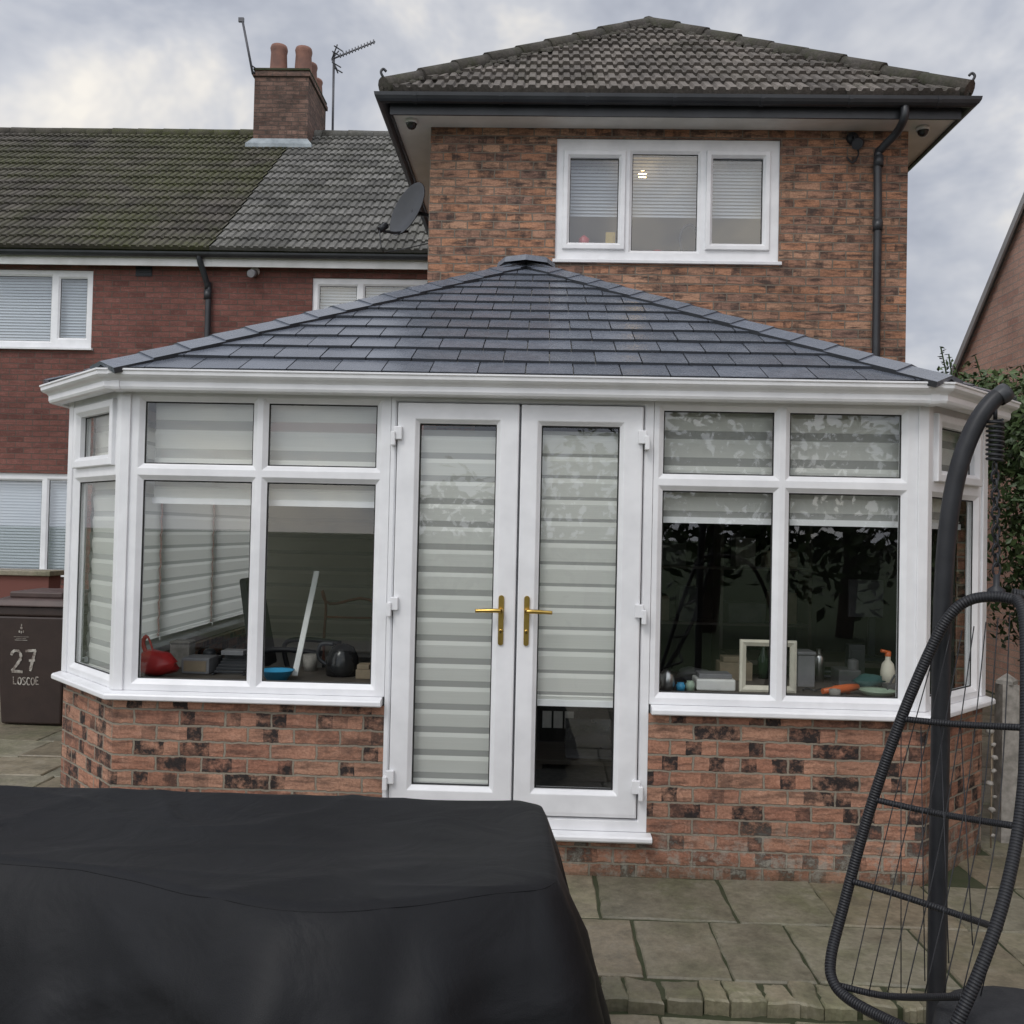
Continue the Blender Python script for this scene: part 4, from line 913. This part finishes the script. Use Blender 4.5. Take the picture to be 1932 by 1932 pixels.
mb=MB(); mb.tube([V3((bc-h*.9,Yb+.72,z-.02)),V3((bc+h*.9,Yb+.72,z-.02))],.016,8); mb.build('handle','bin_brown',bn)
for sx in (-1,1):
    mb=MB(); mb.lathe((bc+sx*h*.85-.03,Yb+.58,.12),(1,0,0),[(.0001,0),(.1,0),(.1,.06),(.0001,.06)],18); mb.build('wheel','black_plastic',bn)
def binface(p): return Yb+.06*(1-(p.z-.03)/(zb1-.12))-.005
GLY={'2':[[(0,.8),(.15,1),(.5,1),(.62,.75),(.5,.5),(.05,.05)],[(.02,.03),(.7,.0)]],'7':[[(0,.95),(.65,1.0)],[(.65,1),(.45,.5),(.3,0)],[(.22,.5),(.6,.52)]],
'L':[[(0,1),(.02,0)],[(.02,0),(.5,.02)]],'O':[[(.3,1),(.02,.7),(.05,.2),(.3,0),(.55,.25),(.55,.75),(.3,1)]],'S':[[(.55,.9),(.25,1),(.05,.8),(.3,.52),(.55,.28),(.3,0),(.02,.1)]],'C':[[(.55,.88),(.25,1),(.03,.65),(.06,.25),(.28,.0),(.55,.12)]],'E':[[(.03,1),(.05,0)],[(.03,1),(.52,.97)],[(.05,.52),(.42,.5)],[(.05,0),(.55,.03)]]}
def paint(txt,u0,v0,sx,sy,wd,gap,name):
    base=PY(u0,v0,Yb); x=base.x
    for ch_ in txt:
        mb=MB(); ja,jb=random.uniform(-.05,.05),random.uniform(-.06,.06)
        for st_ in GLY[ch_]:
            P=[(x+a*sx+b*sx*ja,base.z+(b+jb)*sy) for a,b in st_]; P2=spline([V3((a,0,b)) for a,b in P],4) if len(P)>2 else [V3((P[0][0],0,P[0][1])).lerp(V3((P[1][0],0,P[1][1])),k/4) for k in range(5)]
            for q0_,q1_ in zip(P2[:-1],P2[1:]):
                d=(q1_-q0_); nn=V3((-d.z,0,d.x)).normalized()*wd*random.uniform(.75,1.2)
                pts=[q0_-nn,q0_+nn,q1_+nn+d*.15,q1_-nn+d*.15]
                mb.face([V3((p.x,binface(p)-.0005*random.random(),p.z)) for p in pts])
        mb.build(name,'paint_white',bn,merge=False,recalc=False)
        x+=sx*gap
paint('27',18,1266,.125,.165,.0105,.92,'painted_digit'); paint('LOSCOE',21,1292,.046,.058,.0048,.78,'painted_letter')
mb=MB(); p=PY(40,1190,Yb); yy=binface(p)-.001
def disc(dx,dz,r,n=10,sq=1.0): mb.face([(p.x+dx+r*math.cos(2*math.pi*i/n),yy,p.z+dz+r*sq*math.sin(2*math.pi*i/n)) for i in range(n)])
disc(0,.022,.011); disc(-.016,-.006,.006,8,1.8); disc(.016,-.006,.006,8,1.8); disc(0,-.012,.005,8,2.4); disc(0,.045,.005,6,2)
for i,wd in enumerate((.06,.04,.05)): mb.face([(p.x-wd,yy,p.z-.05-i*.013),(p.x+wd,yy,p.z-.05-i*.013),(p.x+wd,yy,p.z-.047-i*.013),(p.x-wd,yy,p.z-.047-i*.013)])
mb.build('crest','paint_white',bn,recalc=False)
Yw=4.2; zw=ZZ(40,1076,Yw); mb=MB(); mb.box(-7,X(92,1090,Yw),Yw,Yw+.22,.0,zw-.05); t=thing('garden_wall','low stone-capped garden wall behind the brown bin','wall',(-5,Yw,0)); mb.build('wall_body','brick_terrace',t); mb=MB(); mb.box(-7.03,X(92,1090,Yw)+.03,Yw-.04,Yw+.26,zw-.049,zw); mb.build('capping','stone',t,bevel=.008)

# ================================================================== SHRUBS RIGHT
def leafcloud(mb,blobs,n,size,m=0):
    tot=sum(b[3]*b[4]*b[5] for b in blobs)
    for (x,y,z,rx,ry,rz) in blobs:
        k=int(n*(rx*ry*rz)/tot)
        for _ in range(k):
            d=V3((random.gauss(0,1),random.gauss(0,1),random.gauss(0,1))).normalized(); r=random.uniform(.45,1.05)*(1+.35*noise.noise(d*2.3+V3((x,y,z))))
            c=V3((x+d.x*rx*r,y+d.y*ry*r,z+d.z*rz*r))
            a=(d+V3((random.gauss(0,.6),random.gauss(0,.6),random.gauss(0,.6)))).normalized(); s=size*random.uniform(.6,1.3)
            b=a.cross(V3((random.gauss(0,1),random.gauss(0,1),random.gauss(0,1)))).normalized(); e=a.cross(b)
            t=.25+.55*(r-.45)/.6*(.5+.5*d.z)+random.uniform(-.15,.3)  # leaf tone: painted light, brighter outward and upward, plus random variation
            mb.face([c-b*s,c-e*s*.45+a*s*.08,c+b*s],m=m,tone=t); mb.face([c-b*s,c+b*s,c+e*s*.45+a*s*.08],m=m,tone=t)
sh=thing('tall_shrub','dense dark green shrub between the conservatory and the gabled brick house','shrub',(3.6,2.0,0))
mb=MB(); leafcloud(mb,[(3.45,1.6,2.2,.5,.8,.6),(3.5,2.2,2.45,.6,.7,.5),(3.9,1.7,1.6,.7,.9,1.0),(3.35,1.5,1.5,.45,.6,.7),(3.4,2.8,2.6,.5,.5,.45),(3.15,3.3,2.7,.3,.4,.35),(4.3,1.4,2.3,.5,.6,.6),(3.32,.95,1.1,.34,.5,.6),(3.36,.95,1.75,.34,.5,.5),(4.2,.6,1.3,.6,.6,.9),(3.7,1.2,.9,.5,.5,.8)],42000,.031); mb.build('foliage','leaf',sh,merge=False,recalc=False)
mb=MB()
for i in range(9):
    x=3.3+random.uniform(-.1,.7); y=1.8+random.uniform(-.6,.6); b=V3((3.6,2,0)); mb.tube(spline([b,V3(((x+3.6)/2,y,1.0)),V3((x,y,2.0)),V3((x+random.uniform(-.2,.2),y,2.6))],4),[.035]*5+[.02]*5+[.008]*3,7)
mb.build('stem','bark',sh)
for u,v in ((1775,655),(1790,668),(1800,690),(1840,672),(1880,700),(1925,690)):
    mb=MB(); tip=PY(u,v,3.0); base=tip+V3((random.uniform(.05,.25),.1,-.7)); mb.tube(spline([base,base.lerp(tip,.5)+V3((.03,0,0)),tip],4),.006,5)
    for k in range(22):
        c=base.lerp(tip,.3+.7*k/21)+V3((random.uniform(-.03,.03),random.uniform(-.03,.03),0)); s=.028; b=V3((random.gauss(0,1),random.gauss(0,1),random.gauss(0,.5))).normalized(); e=b.cross(V3((0,.4,1))).normalized()
        mb.face([c-b*s,c-e*s*.4,c+b*s,c+e*s*.4],tone=random.random())
    mb.build('sprig','leaf',sh,merge=False,recalc=False)
lp=thing('low_plant','low leafy plant at the foot of the right conservatory wall','plant',(3.1,.7,0))
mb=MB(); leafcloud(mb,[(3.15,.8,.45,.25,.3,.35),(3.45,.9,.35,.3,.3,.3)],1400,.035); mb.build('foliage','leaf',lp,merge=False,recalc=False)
tg=thing('garden_trees','leafy garden trees mirrored dimly in the right-hand conservatory windows','trees',(4,-13,0))
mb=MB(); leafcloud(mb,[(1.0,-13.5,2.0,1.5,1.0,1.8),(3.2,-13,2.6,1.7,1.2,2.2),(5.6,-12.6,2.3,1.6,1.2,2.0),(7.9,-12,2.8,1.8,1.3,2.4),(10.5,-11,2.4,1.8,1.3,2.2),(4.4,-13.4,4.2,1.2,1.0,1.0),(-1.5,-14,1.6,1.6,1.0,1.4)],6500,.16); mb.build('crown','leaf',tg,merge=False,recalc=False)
for x,y in ((1.0,-13.5),(3.2,-13),(5.6,-12.6),(7.9,-12),(10.5,-11)):
    mb=MB(); mb.tube(spline([V3((x,y,-.16)),V3((x+.1,y,1.2)),V3((x,y+.1,2.4)),V3((x+.15,y,3.4))],4),[.16]*4+[.12]*4+[.06]*5,9); mb.build('trunk','bark',tg)
Yp=.7; p=PY(1900,1290,Yp); mb=MB(); mb.box(p.x-.045,p.x+.045,Yp-.045,Yp+.045,0,p.z); mb.lathe((p.x,Yp,p.z),(0,0,1),[(.06,0),(.06,.02),(.0001,.06)],4,smooth=False); tag(mb.build('garden_post','shell_grey',bevel=.005),'short weathered post beside the right corner of the conservatory','post')
t=thing('hanging_ornament','string of grey shells hanging by the right conservatory corner','ornament',PY(1872,1370,.25))
mb=MB(); a=PY(1872,1365,.25); mb.tube([a,a+V3((0,0,-.62))],.004,5); mb.build('string','card',t)
for i in range(9):
    mb=MB(); c=a+V3((random.uniform(-.012,.012),random.uniform(-.012,.012),-.04-i*.065)); r=random.uniform(.014,.024); mb.lathe(c,(random.uniform(-.5,.5),random.uniform(-.5,.5),1),[(.0001,-r*.6),(r,0),(r*.6,r*.6),(.0001,r*.7)],8); mb.build('shell','shell_grey',t)

# ================================================================== INSIDE THE CONSERVATORY
DG='desks inside the conservatory'
def desk(x0,x1,y0,y1,z,label):
    t=thing('desk',label,'desk',((x0+x1)/2,(y0+y1)/2,.15),DG); mb=MB(); mb.box(x0,x1,y0,y1,z-.03,z); mb.build('desktop','wood_desk',t,bevel=.003)
    for x in (x0+.05,x1-.05):
        for y in (y0+.05,y1-.05): mb=MB(); mb.box(x-.025,x+.025,y-.025,y+.025,.15,z-.031); mb.build('leg','wood_desk',t)
zd=z1-.035
desk(XL+.02,uD0-.05,.16,.75,zd,'dark cluttered desk inside the front window left of the doors')
desk(uD1+.05,XR-.02,.16,.85,zd,'dark cluttered desk inside the front window right of the doors')
def on(u,v,Y=.4): p=PY(u,v,Y); return V3((p.x,Y,zd+.001))
def blob(mb,b,rx,ry,hz,seed,amt=.25):
    for i in range(8):
        for j in range(14):
            def q(i,j):
                th=math.pi*i/8; ph=2*math.pi*j/14; r=1+amt*noise.noise(V3((math.cos(ph)*1.7+seed,math.sin(ph)*1.7,i*.6))); w=math.sin(th)**.7*r if 0<i<8 else 0; return b+V3((rx*w*math.cos(ph),ry*w*math.sin(ph),hz/2*(1-math.cos(th))*(1+amt*.6*noise.noise(V3((math.cos(ph),i*.7,seed))) if 0<i<8 else 1)))
            mb.face([q(i,j),q(i,j+1),q(i+1,j+1),q(i+1,j)],smooth=True)
b=on(295,1260,.32); mb=MB(); blob(mb,b,.105,.08,.13,2,.55)
mb.tube(spline([b+V3((-.05,0,.10)),b+V3((-.075,0,.17)),b+V3((-.05,0,.20)),b+V3((-.015,0,.11))],4),[.012]*8+[.006]*5,6)
tag(mb.build('plastic_bag','red_plastic'),'crumpled red plastic bag on the left desk','bag')
b=on(368,1255,.4); t=thing('electronics_box','small grey box with tan front on the left desk beside the red bag','box',b); mb=MB(); mb.box(b.x-.075,b.x+.075,.4,.55,zd+.001,zd+.085); mb.build('casing','grey_plastic',t,bevel=.006); mb=MB(); mb.box(b.x-.06,b.x+.06,.396,.3995,zd+.015,zd+.07); mb.build('front_panel','card',t)
b=on(340,1220,.6); mb=MB(); mb.box(b.x-.06,b.x+.05,.6,.7,zd+.001,zd+.13); mb.box(b.x-.063,b.x+.053,.597,.703,zd+.131,zd+.145); tag(mb.build('tin','shell_grey',bevel=.006),'squat grey tin behind the red bag and grey box','tin')
b=on(436,1255,.42); t=thing('wire_tray','dark slatted tray on the left desk beside the mullion','tray',b); mb=MB()
for k in range(7): mb.box(b.x-.085+k*.004,b.x+.075+k*.004,.40+k*.02,.412+k*.02,zd+.01+k*.012,zd+.022+k*.014)
for x in (-.085,.08): mb.box(b.x+x-.005,b.x+x+.005,.38,.56,zd+.001,zd+.01)
mb.build('slats','black_plastic',t,bevel=.002); mb=MB(); mb.box(b.x-.06,b.x+.06,.43,.52,zd+.1,zd+.125); mb.build('cover_plate','grey_plastic',t,bevel=.003)
b=on(523,1270,.28); mb=MB(); mb.lathe(b,(0,0,1),[(.0001,0),(.05,0),(.085,.05),(.09,.053),(.08,.05),(.045,.008),(.0001,.008)],20); tag(mb.build('bowl','blue_plastic'),'bright blue bowl at the bottom of the left front window','bowl')
a0=PY(556,1275,.34); a1=PY(598,1078,.62); d=(a1-a0).normalized(); s=d.cross(V3((0,1,0))).normalized()*.015; n_=s.cross(d).normalized()*.006
mb=MB(); mb.hexa([a0-s-n_,a0+s-n_,a0+s+n_,a0-s+n_,a1-s-n_,a1+s-n_,a1+s+n_,a1-s+n_]); tag(mb.build('white_strip','white_plastic',bevel=.002),'long pale strip leaning upright above the blue bowl','strip')
b=on(646,1255,.5); t=thing('kettle','rounded black kettle on the left desk near the doors','kettle',b); mb=MB(); mb.lathe(b,(0,0,1),[(.0001,0),(.085,0),(.09,.04),(.085,.1),(.06,.15),(.03,.165),(.0001,.17)],20); mb.build('body','black_gloss',t); mb=MB(); mb.tube(spline([b+V3((-.08,0,.05)),b+V3((-.13,0,.09)),b+V3((-.12,0,.16)),b+V3((-.05,0,.165))],5),.011,8); mb.build('handle','black_plastic',t)
b=on(405,1240,.66); mb=MB(); mb.box(b.x-.09,b.x+.03,.62,.72,zd+.001,zd+.06); mb.lathe((b.x-.03,.66,zd+.061),(0,0,1),[(.035,0),(.035,.03),(.02,.04),(.0001,.04)],14); tag(mb.build('camera_case','black_plastic',bevel=.01),'black camera-like case behind the dark slatted tray','case')
b=on(585,1270,.62); mb=MB(); mb.lathe(b,(0,0,1),[(.0001,0),(.035,0),(.042,.09),(.038,.088),(.0001,.02)],16); tag(mb.build('cup','shell_grey'),'small grey cup behind the blue bowl','cup')
b=on(690,1270,.4); mb=MB(); mb.box(b.x-.05,b.x+.03,.38,.48,zd+.001,zd+.05); mb.box(b.x-.045,b.x+.02,.385,.47,zd+.051,zd+.075); tag(mb.build('book_stack','card',bevel=.003),'short stack of tan books at the right end of the left desk','books')
def ochair(p,label):
    t=thing('office_chair',label,'chair',(p.x,p.y,.15)); mb=MB(); mb.box(-.24+p.x,.24+p.x,p.y-.24,p.y+.24,.60,.68); mb.build('seat','black_plastic',t,bevel=.03)
    mb=MB(); c=[V3((p.x-.32,p.y-.22,.75)),V3((p.x-.26,p.y-.2,.75)),V3((p.x-.26,p.y+.2,.75)),V3((p.x-.32,p.y+.22,.75)),V3((p.x-.42,p.y-.18,1.32)),V3((p.x-.37,p.y-.18,1.32)),V3((p.x-.37,p.y+.18,1.32)),V3((p.x-.42,p.y+.18,1.32))]; mb.hexa(c); mb.build('backrest','black_plastic',t,bevel=.02)
    for sy in (-.27,.27): mb=MB(); mb.tube(spline([V3((p.x-.2,p.y+sy,.66)),V3((p.x-.24,p.y+sy,.86)),V3((p.x-.1,p.y+sy,.90)),V3((p.x+.14,p.y+sy,.88))],5),.017,8); mb.build('arm','black_plastic',t)
    mb=MB(); mb.tube([V3((p.x,p.y,.22)),V3((p.x,p.y,.6))],.03,10)
    for k in range(5): mb.tube([V3((p.x,p.y,.24)),V3((p.x+.28*math.cos(k*1.257),p.y+.28*math.sin(k*1.257),.19))],.02,8)
    mb.build('base','black_plastic',t)
ochair(V3((PY(585,1240,1.4).x,1.4,0)),'black office chair behind the left desk seen past the white strip')
p=PY(655,1150,2.5); t=thing('dining_chair','chair with thin bronze metal frame near the beige blind','chair',(p.x,2.5,.15)); mb=MB()
zt_=ZZ(650,1115,2.5); x0,x1=X(608,1130,2.5),X(712,1130,2.5)
mb.tube(spline([V3((x0+.05,2.5,.15)),V3((x0+.02,2.5,.7)),V3((x0+.03,2.5,zt_-.12)),V3((x0,2.5,zt_)),V3((x0+.06,2.5,zt_-.1)),V3((x1,2.5,zt_-.12)),V3((x1,2.5,.15))],5),.011,8); mb.tube([V3((x0+.03,2.5,zt_-.2)),V3((x1,2.5,zt_-.2))],.009,6); mb.build('frame','bronze',t); mb=MB(); mb.box(x0+.02,x1,2.45,2.9,.58,.62); mb.build('seat','black_plastic',t,bevel=.01)
b=on(1258,1290,.3); mb=MB(); mb.lathe(b,(0,0,1),[(.0001,0),(.03,0),(.042,.03),(.036,.08),(.02,.10),(.0001,.11)],16); tag(mb.build('pot','steel'),'small shiny metal pot at the left edge of the right desk','pot')
for u,m_,h_,lab in ((1284,'blue_plastic',.04,'small blue jar on the right desk beside the metal pot'),(1302,'green_dish',.05,'small pale green jar on the right desk beside the white box')):
    b=on(u,1300,.3); mb=MB(); mb.lathe(b,(0,0,1),[(.0001,0),(.022,0),(.024,h_*.7),(.018,h_*.8),(.018,h_),(.0001,h_)],14); tag(mb.build('jar',m_),lab,'jar',group='small jars on the right desk')
b=on(1350,1290,.32); t=thing('white_device','low white box-shaped device on the right desk left of the cream frame','device',b); mb=MB(); mb.box(b.x-.10,b.x+.10,.3,.45,zd+.001,zd+.06); mb.build('casing','white_plastic',t,bevel=.008); mb=MB(); mb.box(b.x-.085,b.x+.085,.32,.44,zd+.061,zd+.085); mb.build('tray','grey_plastic',t,bevel=.004)
pf=PL((0,.30,0),(1,0,0),(0,-1,0)); fx0,fx1=X(1396,1260,.3),X(1503,1260,.3); fz0=zd+.002; fz1=ZZ(1450,1208,.3)
t=thing('picture_frame','empty cream picture frame standing in the right front window','picture frame',((fx0+fx1)/2,.3,fz0)); mb=MB(); bb=.032; mb.ring(pf,(fx0,fz0,fx1,fz1),(bb,bb,bb,bb),[(None,-.02),(None,.0),(.02,.004),(0,-.006),(0,-.02)]); mb.build('moulding','cream_paint',t,recalc=False)
b=on(1522,1250,.5); mb=MB(); mb.box(b.x-.045,b.x+.045,.5,.62,zd+.001,zd+.17); mb.box(b.x-.05,b.x+.05,.495,.625,zd+.171,zd+.19); tag(mb.build('storage_box','grey_plastic',bevel=.005),'tall grey box behind the mullion on the right desk','box')
b=on(1675,1260,.55); t=thing('bottle','cream spray bottle with narrow neck at the right end of the right desk','bottle',b); mb=MB(); mb.lathe(b,(0,0,1),[(.0001,0),(.036,0),(.038,.09),(.03,.13),(.014,.15),(.014,.17)],16); mb.build('body','cream_paint',t); mb=MB(); mb.lathe(b+V3((0,0,.17)),(0,0,1),[(.016,0),(.016,.025),(.0001,.027)],12); mb.tube([b+V3((.01,0,.19)),b+V3((-.04,-.01,.20))],.009,8); mb.build('cap','orange_plastic',t)
a=on(1552,1312,.26)+V3((0,0,.02)); c=on(1618,1298,.34)+V3((0,0,.035)); mb=MB(); mb.tube([a,a.lerp(c,.3),a.lerp(c,.35),a.lerp(c,.7),c],[.014,.018,.022,.022,.016],12); mb.tube([a.lerp(c,.7),a.lerp(c,.7)+V3((.01,.02,-.03))],.012,8); tag(mb.build('power_tool','orange_plastic'),'orange handled tool lying in the right front window','tool')
b=on(1655,1305,.3); mb=MB(); mb.lathe(b,(0,0,1),[(.0001,0),(.06,0),(.09,.025),(.092,.03),(.08,.024),(.05,.006),(.0001,.006)],20); tag(mb.build('dish','green_dish'),'shallow pale green dish beside the orange tool','dish')
b=on(1602,1270,.6); mb=MB(); mb.box(b.x-.07,b.x+.05,.55,.7,zd+.001,zd+.09); mb.lathe((b.x+.02,.6,zd+.09),(0,0,1),[(.03,0),(.03,.05),(.0001,.06)],12); tag(mb.build('charger','dim_grey',bevel=.006),'dark grey charger block behind the orange tool','charger')
b=on(1640,1250,.5); mb=MB(); blob(mb,b,.07,.06,.08,7,.5); tag(mb.build('cloth','teal_cloth'),'bunched teal cloth left of the cream spray bottle','cloth')
b=on(1545,1240,.72); mb=MB(); mb.lathe(b,(0,0,1),[(.0001,0),(.03,0),(.03,.13),(.022,.15),(.012,.155),(.012,.18),(.0001,.18)],14); tag(mb.build('spray_can','steel'),'metal spray can right of the tall grey box','can')
b=on(1575,1240,.74); mb=MB(); mb.tube(spline([b+V3((.07*math.cos(k),.05*math.sin(k),.015+.004*k)) for k in range(14)],4),.008,7); tag(mb.build('cable_coil','black_plastic'),'coil of black cable at the back of the right desk','cable')
b=on(1390,1240,.7); mb=MB(); mb.box(b.x-.10,b.x+.08,.66,.78,zd+.001,zd+.10); mb.box(b.x-.08,b.x+.05,.67,.77,zd+.101,zd+.13); tag(mb.build('carton','card',bevel=.004),'brown carton stack behind the cream frame','carton')
b=on(1575,1310,.24); mb=MB(); mb.lathe(b,(0,0,1),[(.0001,0),(.028,0),(.028,.035),(.018,.035),(.018,.01),(.0001,.01)],16); tag(mb.build('tape_roll','shell_grey'),'roll of grey tape at the bottom of the right front window','tape')
b=on(1630,1215,.8); mb=MB(); mb.box(b.x-.09,b.x+.0,.78,.84,zd+.001,zd+.20); mb.box(b.x-.075,b.x-.015,.775,.779,zd+.03,zd+.17); tag(mb.build('speaker_box','black_plastic',bevel=.006),'small black upright speaker behind the teal cloth','speaker')
b=on(1690,1290,.36); mb=MB(); mb.box(b.x-.05,b.x+.04,.34,.42,zd+.001,zd+.05); mb.tube(spline([b+V3((-.03,0,.05)),b+V3((0,0,.10)),b+V3((.03,0,.05))],5),.006,6); tag(mb.build('toolbox','dim_grey',bevel=.005),'little dark toolbox in the right bottom corner of the right window','toolbox')
b=on(1440,1240,.78); mb=MB(); mb.lathe(b,(0,0,1),[(.0001,0),(.03,0),(.031,.11),(.014,.15),(.012,.20),(.0001,.202)],16); tag(mb.build('green_bottle','green_glass'),'dark green bottle seen through the cream frame','bottle')
b=on(1310,1250,.62); mb=MB(); blob(mb,b,.09,.07,.07,11,.6); tag(mb.build('bundled_bag','dim_grey'),'dark crumpled bag behind the white box-shaped device','bag')
b=on(1545,1300,.36); mb=MB(); mb.tube(spline([b+V3((-.08+.025*k,.02*math.sin(k*2.1),.008+.006*math.sin(k*1.3)**2)) for k in range(9)],4),.006,6); tag(mb.build('loose_cable','black_plastic'),'loose black cable lying left of the orange tool','cable')
p=PY(1650,1130,1.5); t=thing('monitor','grey computer screen deep inside the right window','monitor',(p.x,1.5,zd)); mb=MB(); mb.box(p.x-.16,p.x+.16,1.5,1.53,p.z-.12,p.z+.12); mb.build('screen','dim_grey',t,bevel=.006); mb=MB(); mb.box(p.x-.02,p.x+.02,1.535,1.56,.9,p.z); mb.box(p.x-.12,p.x+.12,1.45,1.62,.88,.9); mb.build('foot','black_plastic',t)
desk(p.x-.9,p.x+.5,1.35,1.9,.88,'dark back desk carrying the grey screen')
t=thing('shelf_unit','dark shelving with dim boxes at the back of the right-hand room','shelves',(1.6,3.2,.15)); mb=MB()
for z in (.5,.95,1.4,1.85): mb.box(.75,2.2,3.05,3.38,z-.02,z)
for x in (.75,1.47,2.18): mb.box(x,x+.025,3.051,3.379,.15,2.1)
mb.build('shelf_frame','wood_desk',t)
for x,z,w_,h_,m_ in ((.85,.95,.22,.2,'card'),(1.15,.95,.15,.28,'dim_grey'),(1.55,.95,.3,.16,'dim_grey'),(1.9,.95,.2,.25,'card'),(.9,1.4,.3,.18,'dim_grey'),(1.6,1.4,.16,.24,'shell_grey'),(1.85,1.4,.25,.14,'card')):
    mb=MB(); mb.box(x,x+w_,3.1,3.3,z+.001,z+h_); mb.build('stored_box',m_,t,bevel=.004)
p=PY(1095,1440,1.6); t=thing('side_table','small dark table seen through the bottom of the right door','table',(p.x,1.6,.15)); mb=MB(); ztb=ZZ(1095,1428,1.5); mb.box(p.x-.3,p.x+.35,1.4,1.9,ztb-.03,ztb); mb.build('tabletop','wood_desk',t,bevel=.004)
for dx in (-.27,.32):
    for y_ in (1.43,1.87): mb=MB(); mb.box(p.x+dx-.02,p.x+dx+.02,y_-.02,y_+.02,.15,ztb-.031); mb.build('leg','wood_desk',t)
t=thing('laptop','grey laptop on the small table behind the right door','laptop',(p.x+.05,1.6,ztb)); mb=MB(); mb.box(p.x-.1,p.x+.2,1.45,1.65,ztb+.001,ztb+.018); mb.build('keyboard','grey_plastic',t,bevel=.003); mb=MB(); mb.hexa([V3((p.x-.1,1.651,ztb+.02)),V3((p.x+.2,1.651,ztb+.02)),V3((p.x+.2,1.661,ztb+.02)),V3((p.x-.1,1.661,ztb+.02)),V3((p.x-.1,1.72,ztb+.2)),V3((p.x+.2,1.72,ztb+.2)),V3((p.x+.2,1.73,ztb+.2)),V3((p.x-.1,1.73,ztb+.2))]); mb.build('screen','black_gloss',t)
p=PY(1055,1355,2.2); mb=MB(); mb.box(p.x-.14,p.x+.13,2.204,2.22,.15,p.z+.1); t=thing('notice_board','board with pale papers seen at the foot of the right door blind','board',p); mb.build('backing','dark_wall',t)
for i in range(3): mb=MB(); mb.box(p.x-.12+i*.08,p.x-.055+i*.08,2.196,2.1985,p.z-.07,p.z+.05); mb.build('sheet','paper',t)

# ================================================================== WORLD + SUN
W=bpy.data.worlds.new('World'); SC.world=W; W.use_nodes=True; nt=W.node_tree; nt.nodes.clear()
out=nt.nodes.new('ShaderNodeOutputWorld')
sunpos=V3((-.45,-.75,1.0)).normalized()
sky=nt.nodes.new('ShaderNodeTexSky'); sky.sky_type='NISHITA'; sky.sun_disc=False; sky.sun_elevation=math.asin(sunpos.z); sky.sun_rotation=math.atan2(sunpos.x,sunpos.y)
b1=nt.nodes.new('ShaderNodeBackground'); b1.inputs[1].default_value=.07; nt.links.new(sky.outputs[0],b1.inputs[0])
tc=nt.nodes.new('ShaderNodeTexCoord'); mp=nt.nodes.new('ShaderNodeMapping'); mp.inputs['Scale'].default_value=(1,1,1.6); mp.inputs['Location'].default_value=(.35,.2,.1); nt.links.new(tc.outputs['Generated'],mp.inputs[0])
n1=nz(nt,mp.outputs[0],4.0,5,.58,.25); r1_=ramp(nt,[(.32,(.40,.43,.51)),(.44,(.53,.56,.635)),(.54,(.70,.715,.76)),(.66,(1.05,1.0,.92))]); nt.links.new(n1,r1_.inputs[0])
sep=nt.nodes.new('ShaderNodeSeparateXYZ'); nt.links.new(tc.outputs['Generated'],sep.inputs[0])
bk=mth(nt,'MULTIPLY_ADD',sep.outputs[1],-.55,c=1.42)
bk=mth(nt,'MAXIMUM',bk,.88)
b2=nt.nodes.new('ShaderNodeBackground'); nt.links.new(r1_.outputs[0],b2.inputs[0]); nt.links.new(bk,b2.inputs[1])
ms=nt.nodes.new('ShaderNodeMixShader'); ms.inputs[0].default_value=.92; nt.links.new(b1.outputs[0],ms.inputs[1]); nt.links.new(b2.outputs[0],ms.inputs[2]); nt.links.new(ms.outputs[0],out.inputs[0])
sl_=bpy.data.lights.new('sun','SUN'); sl_.energy=1.1; sl_.angle=math.radians(18); sl_.color=(1,.97,.93); so=bpy.data.objects.new('sun',sl_); COL.objects.link(so)
so.rotation_euler=(-sunpos).to_track_quat('-Z','Y').to_euler(); so.location=(0,-10,20)
bpy.context.view_layer.update()
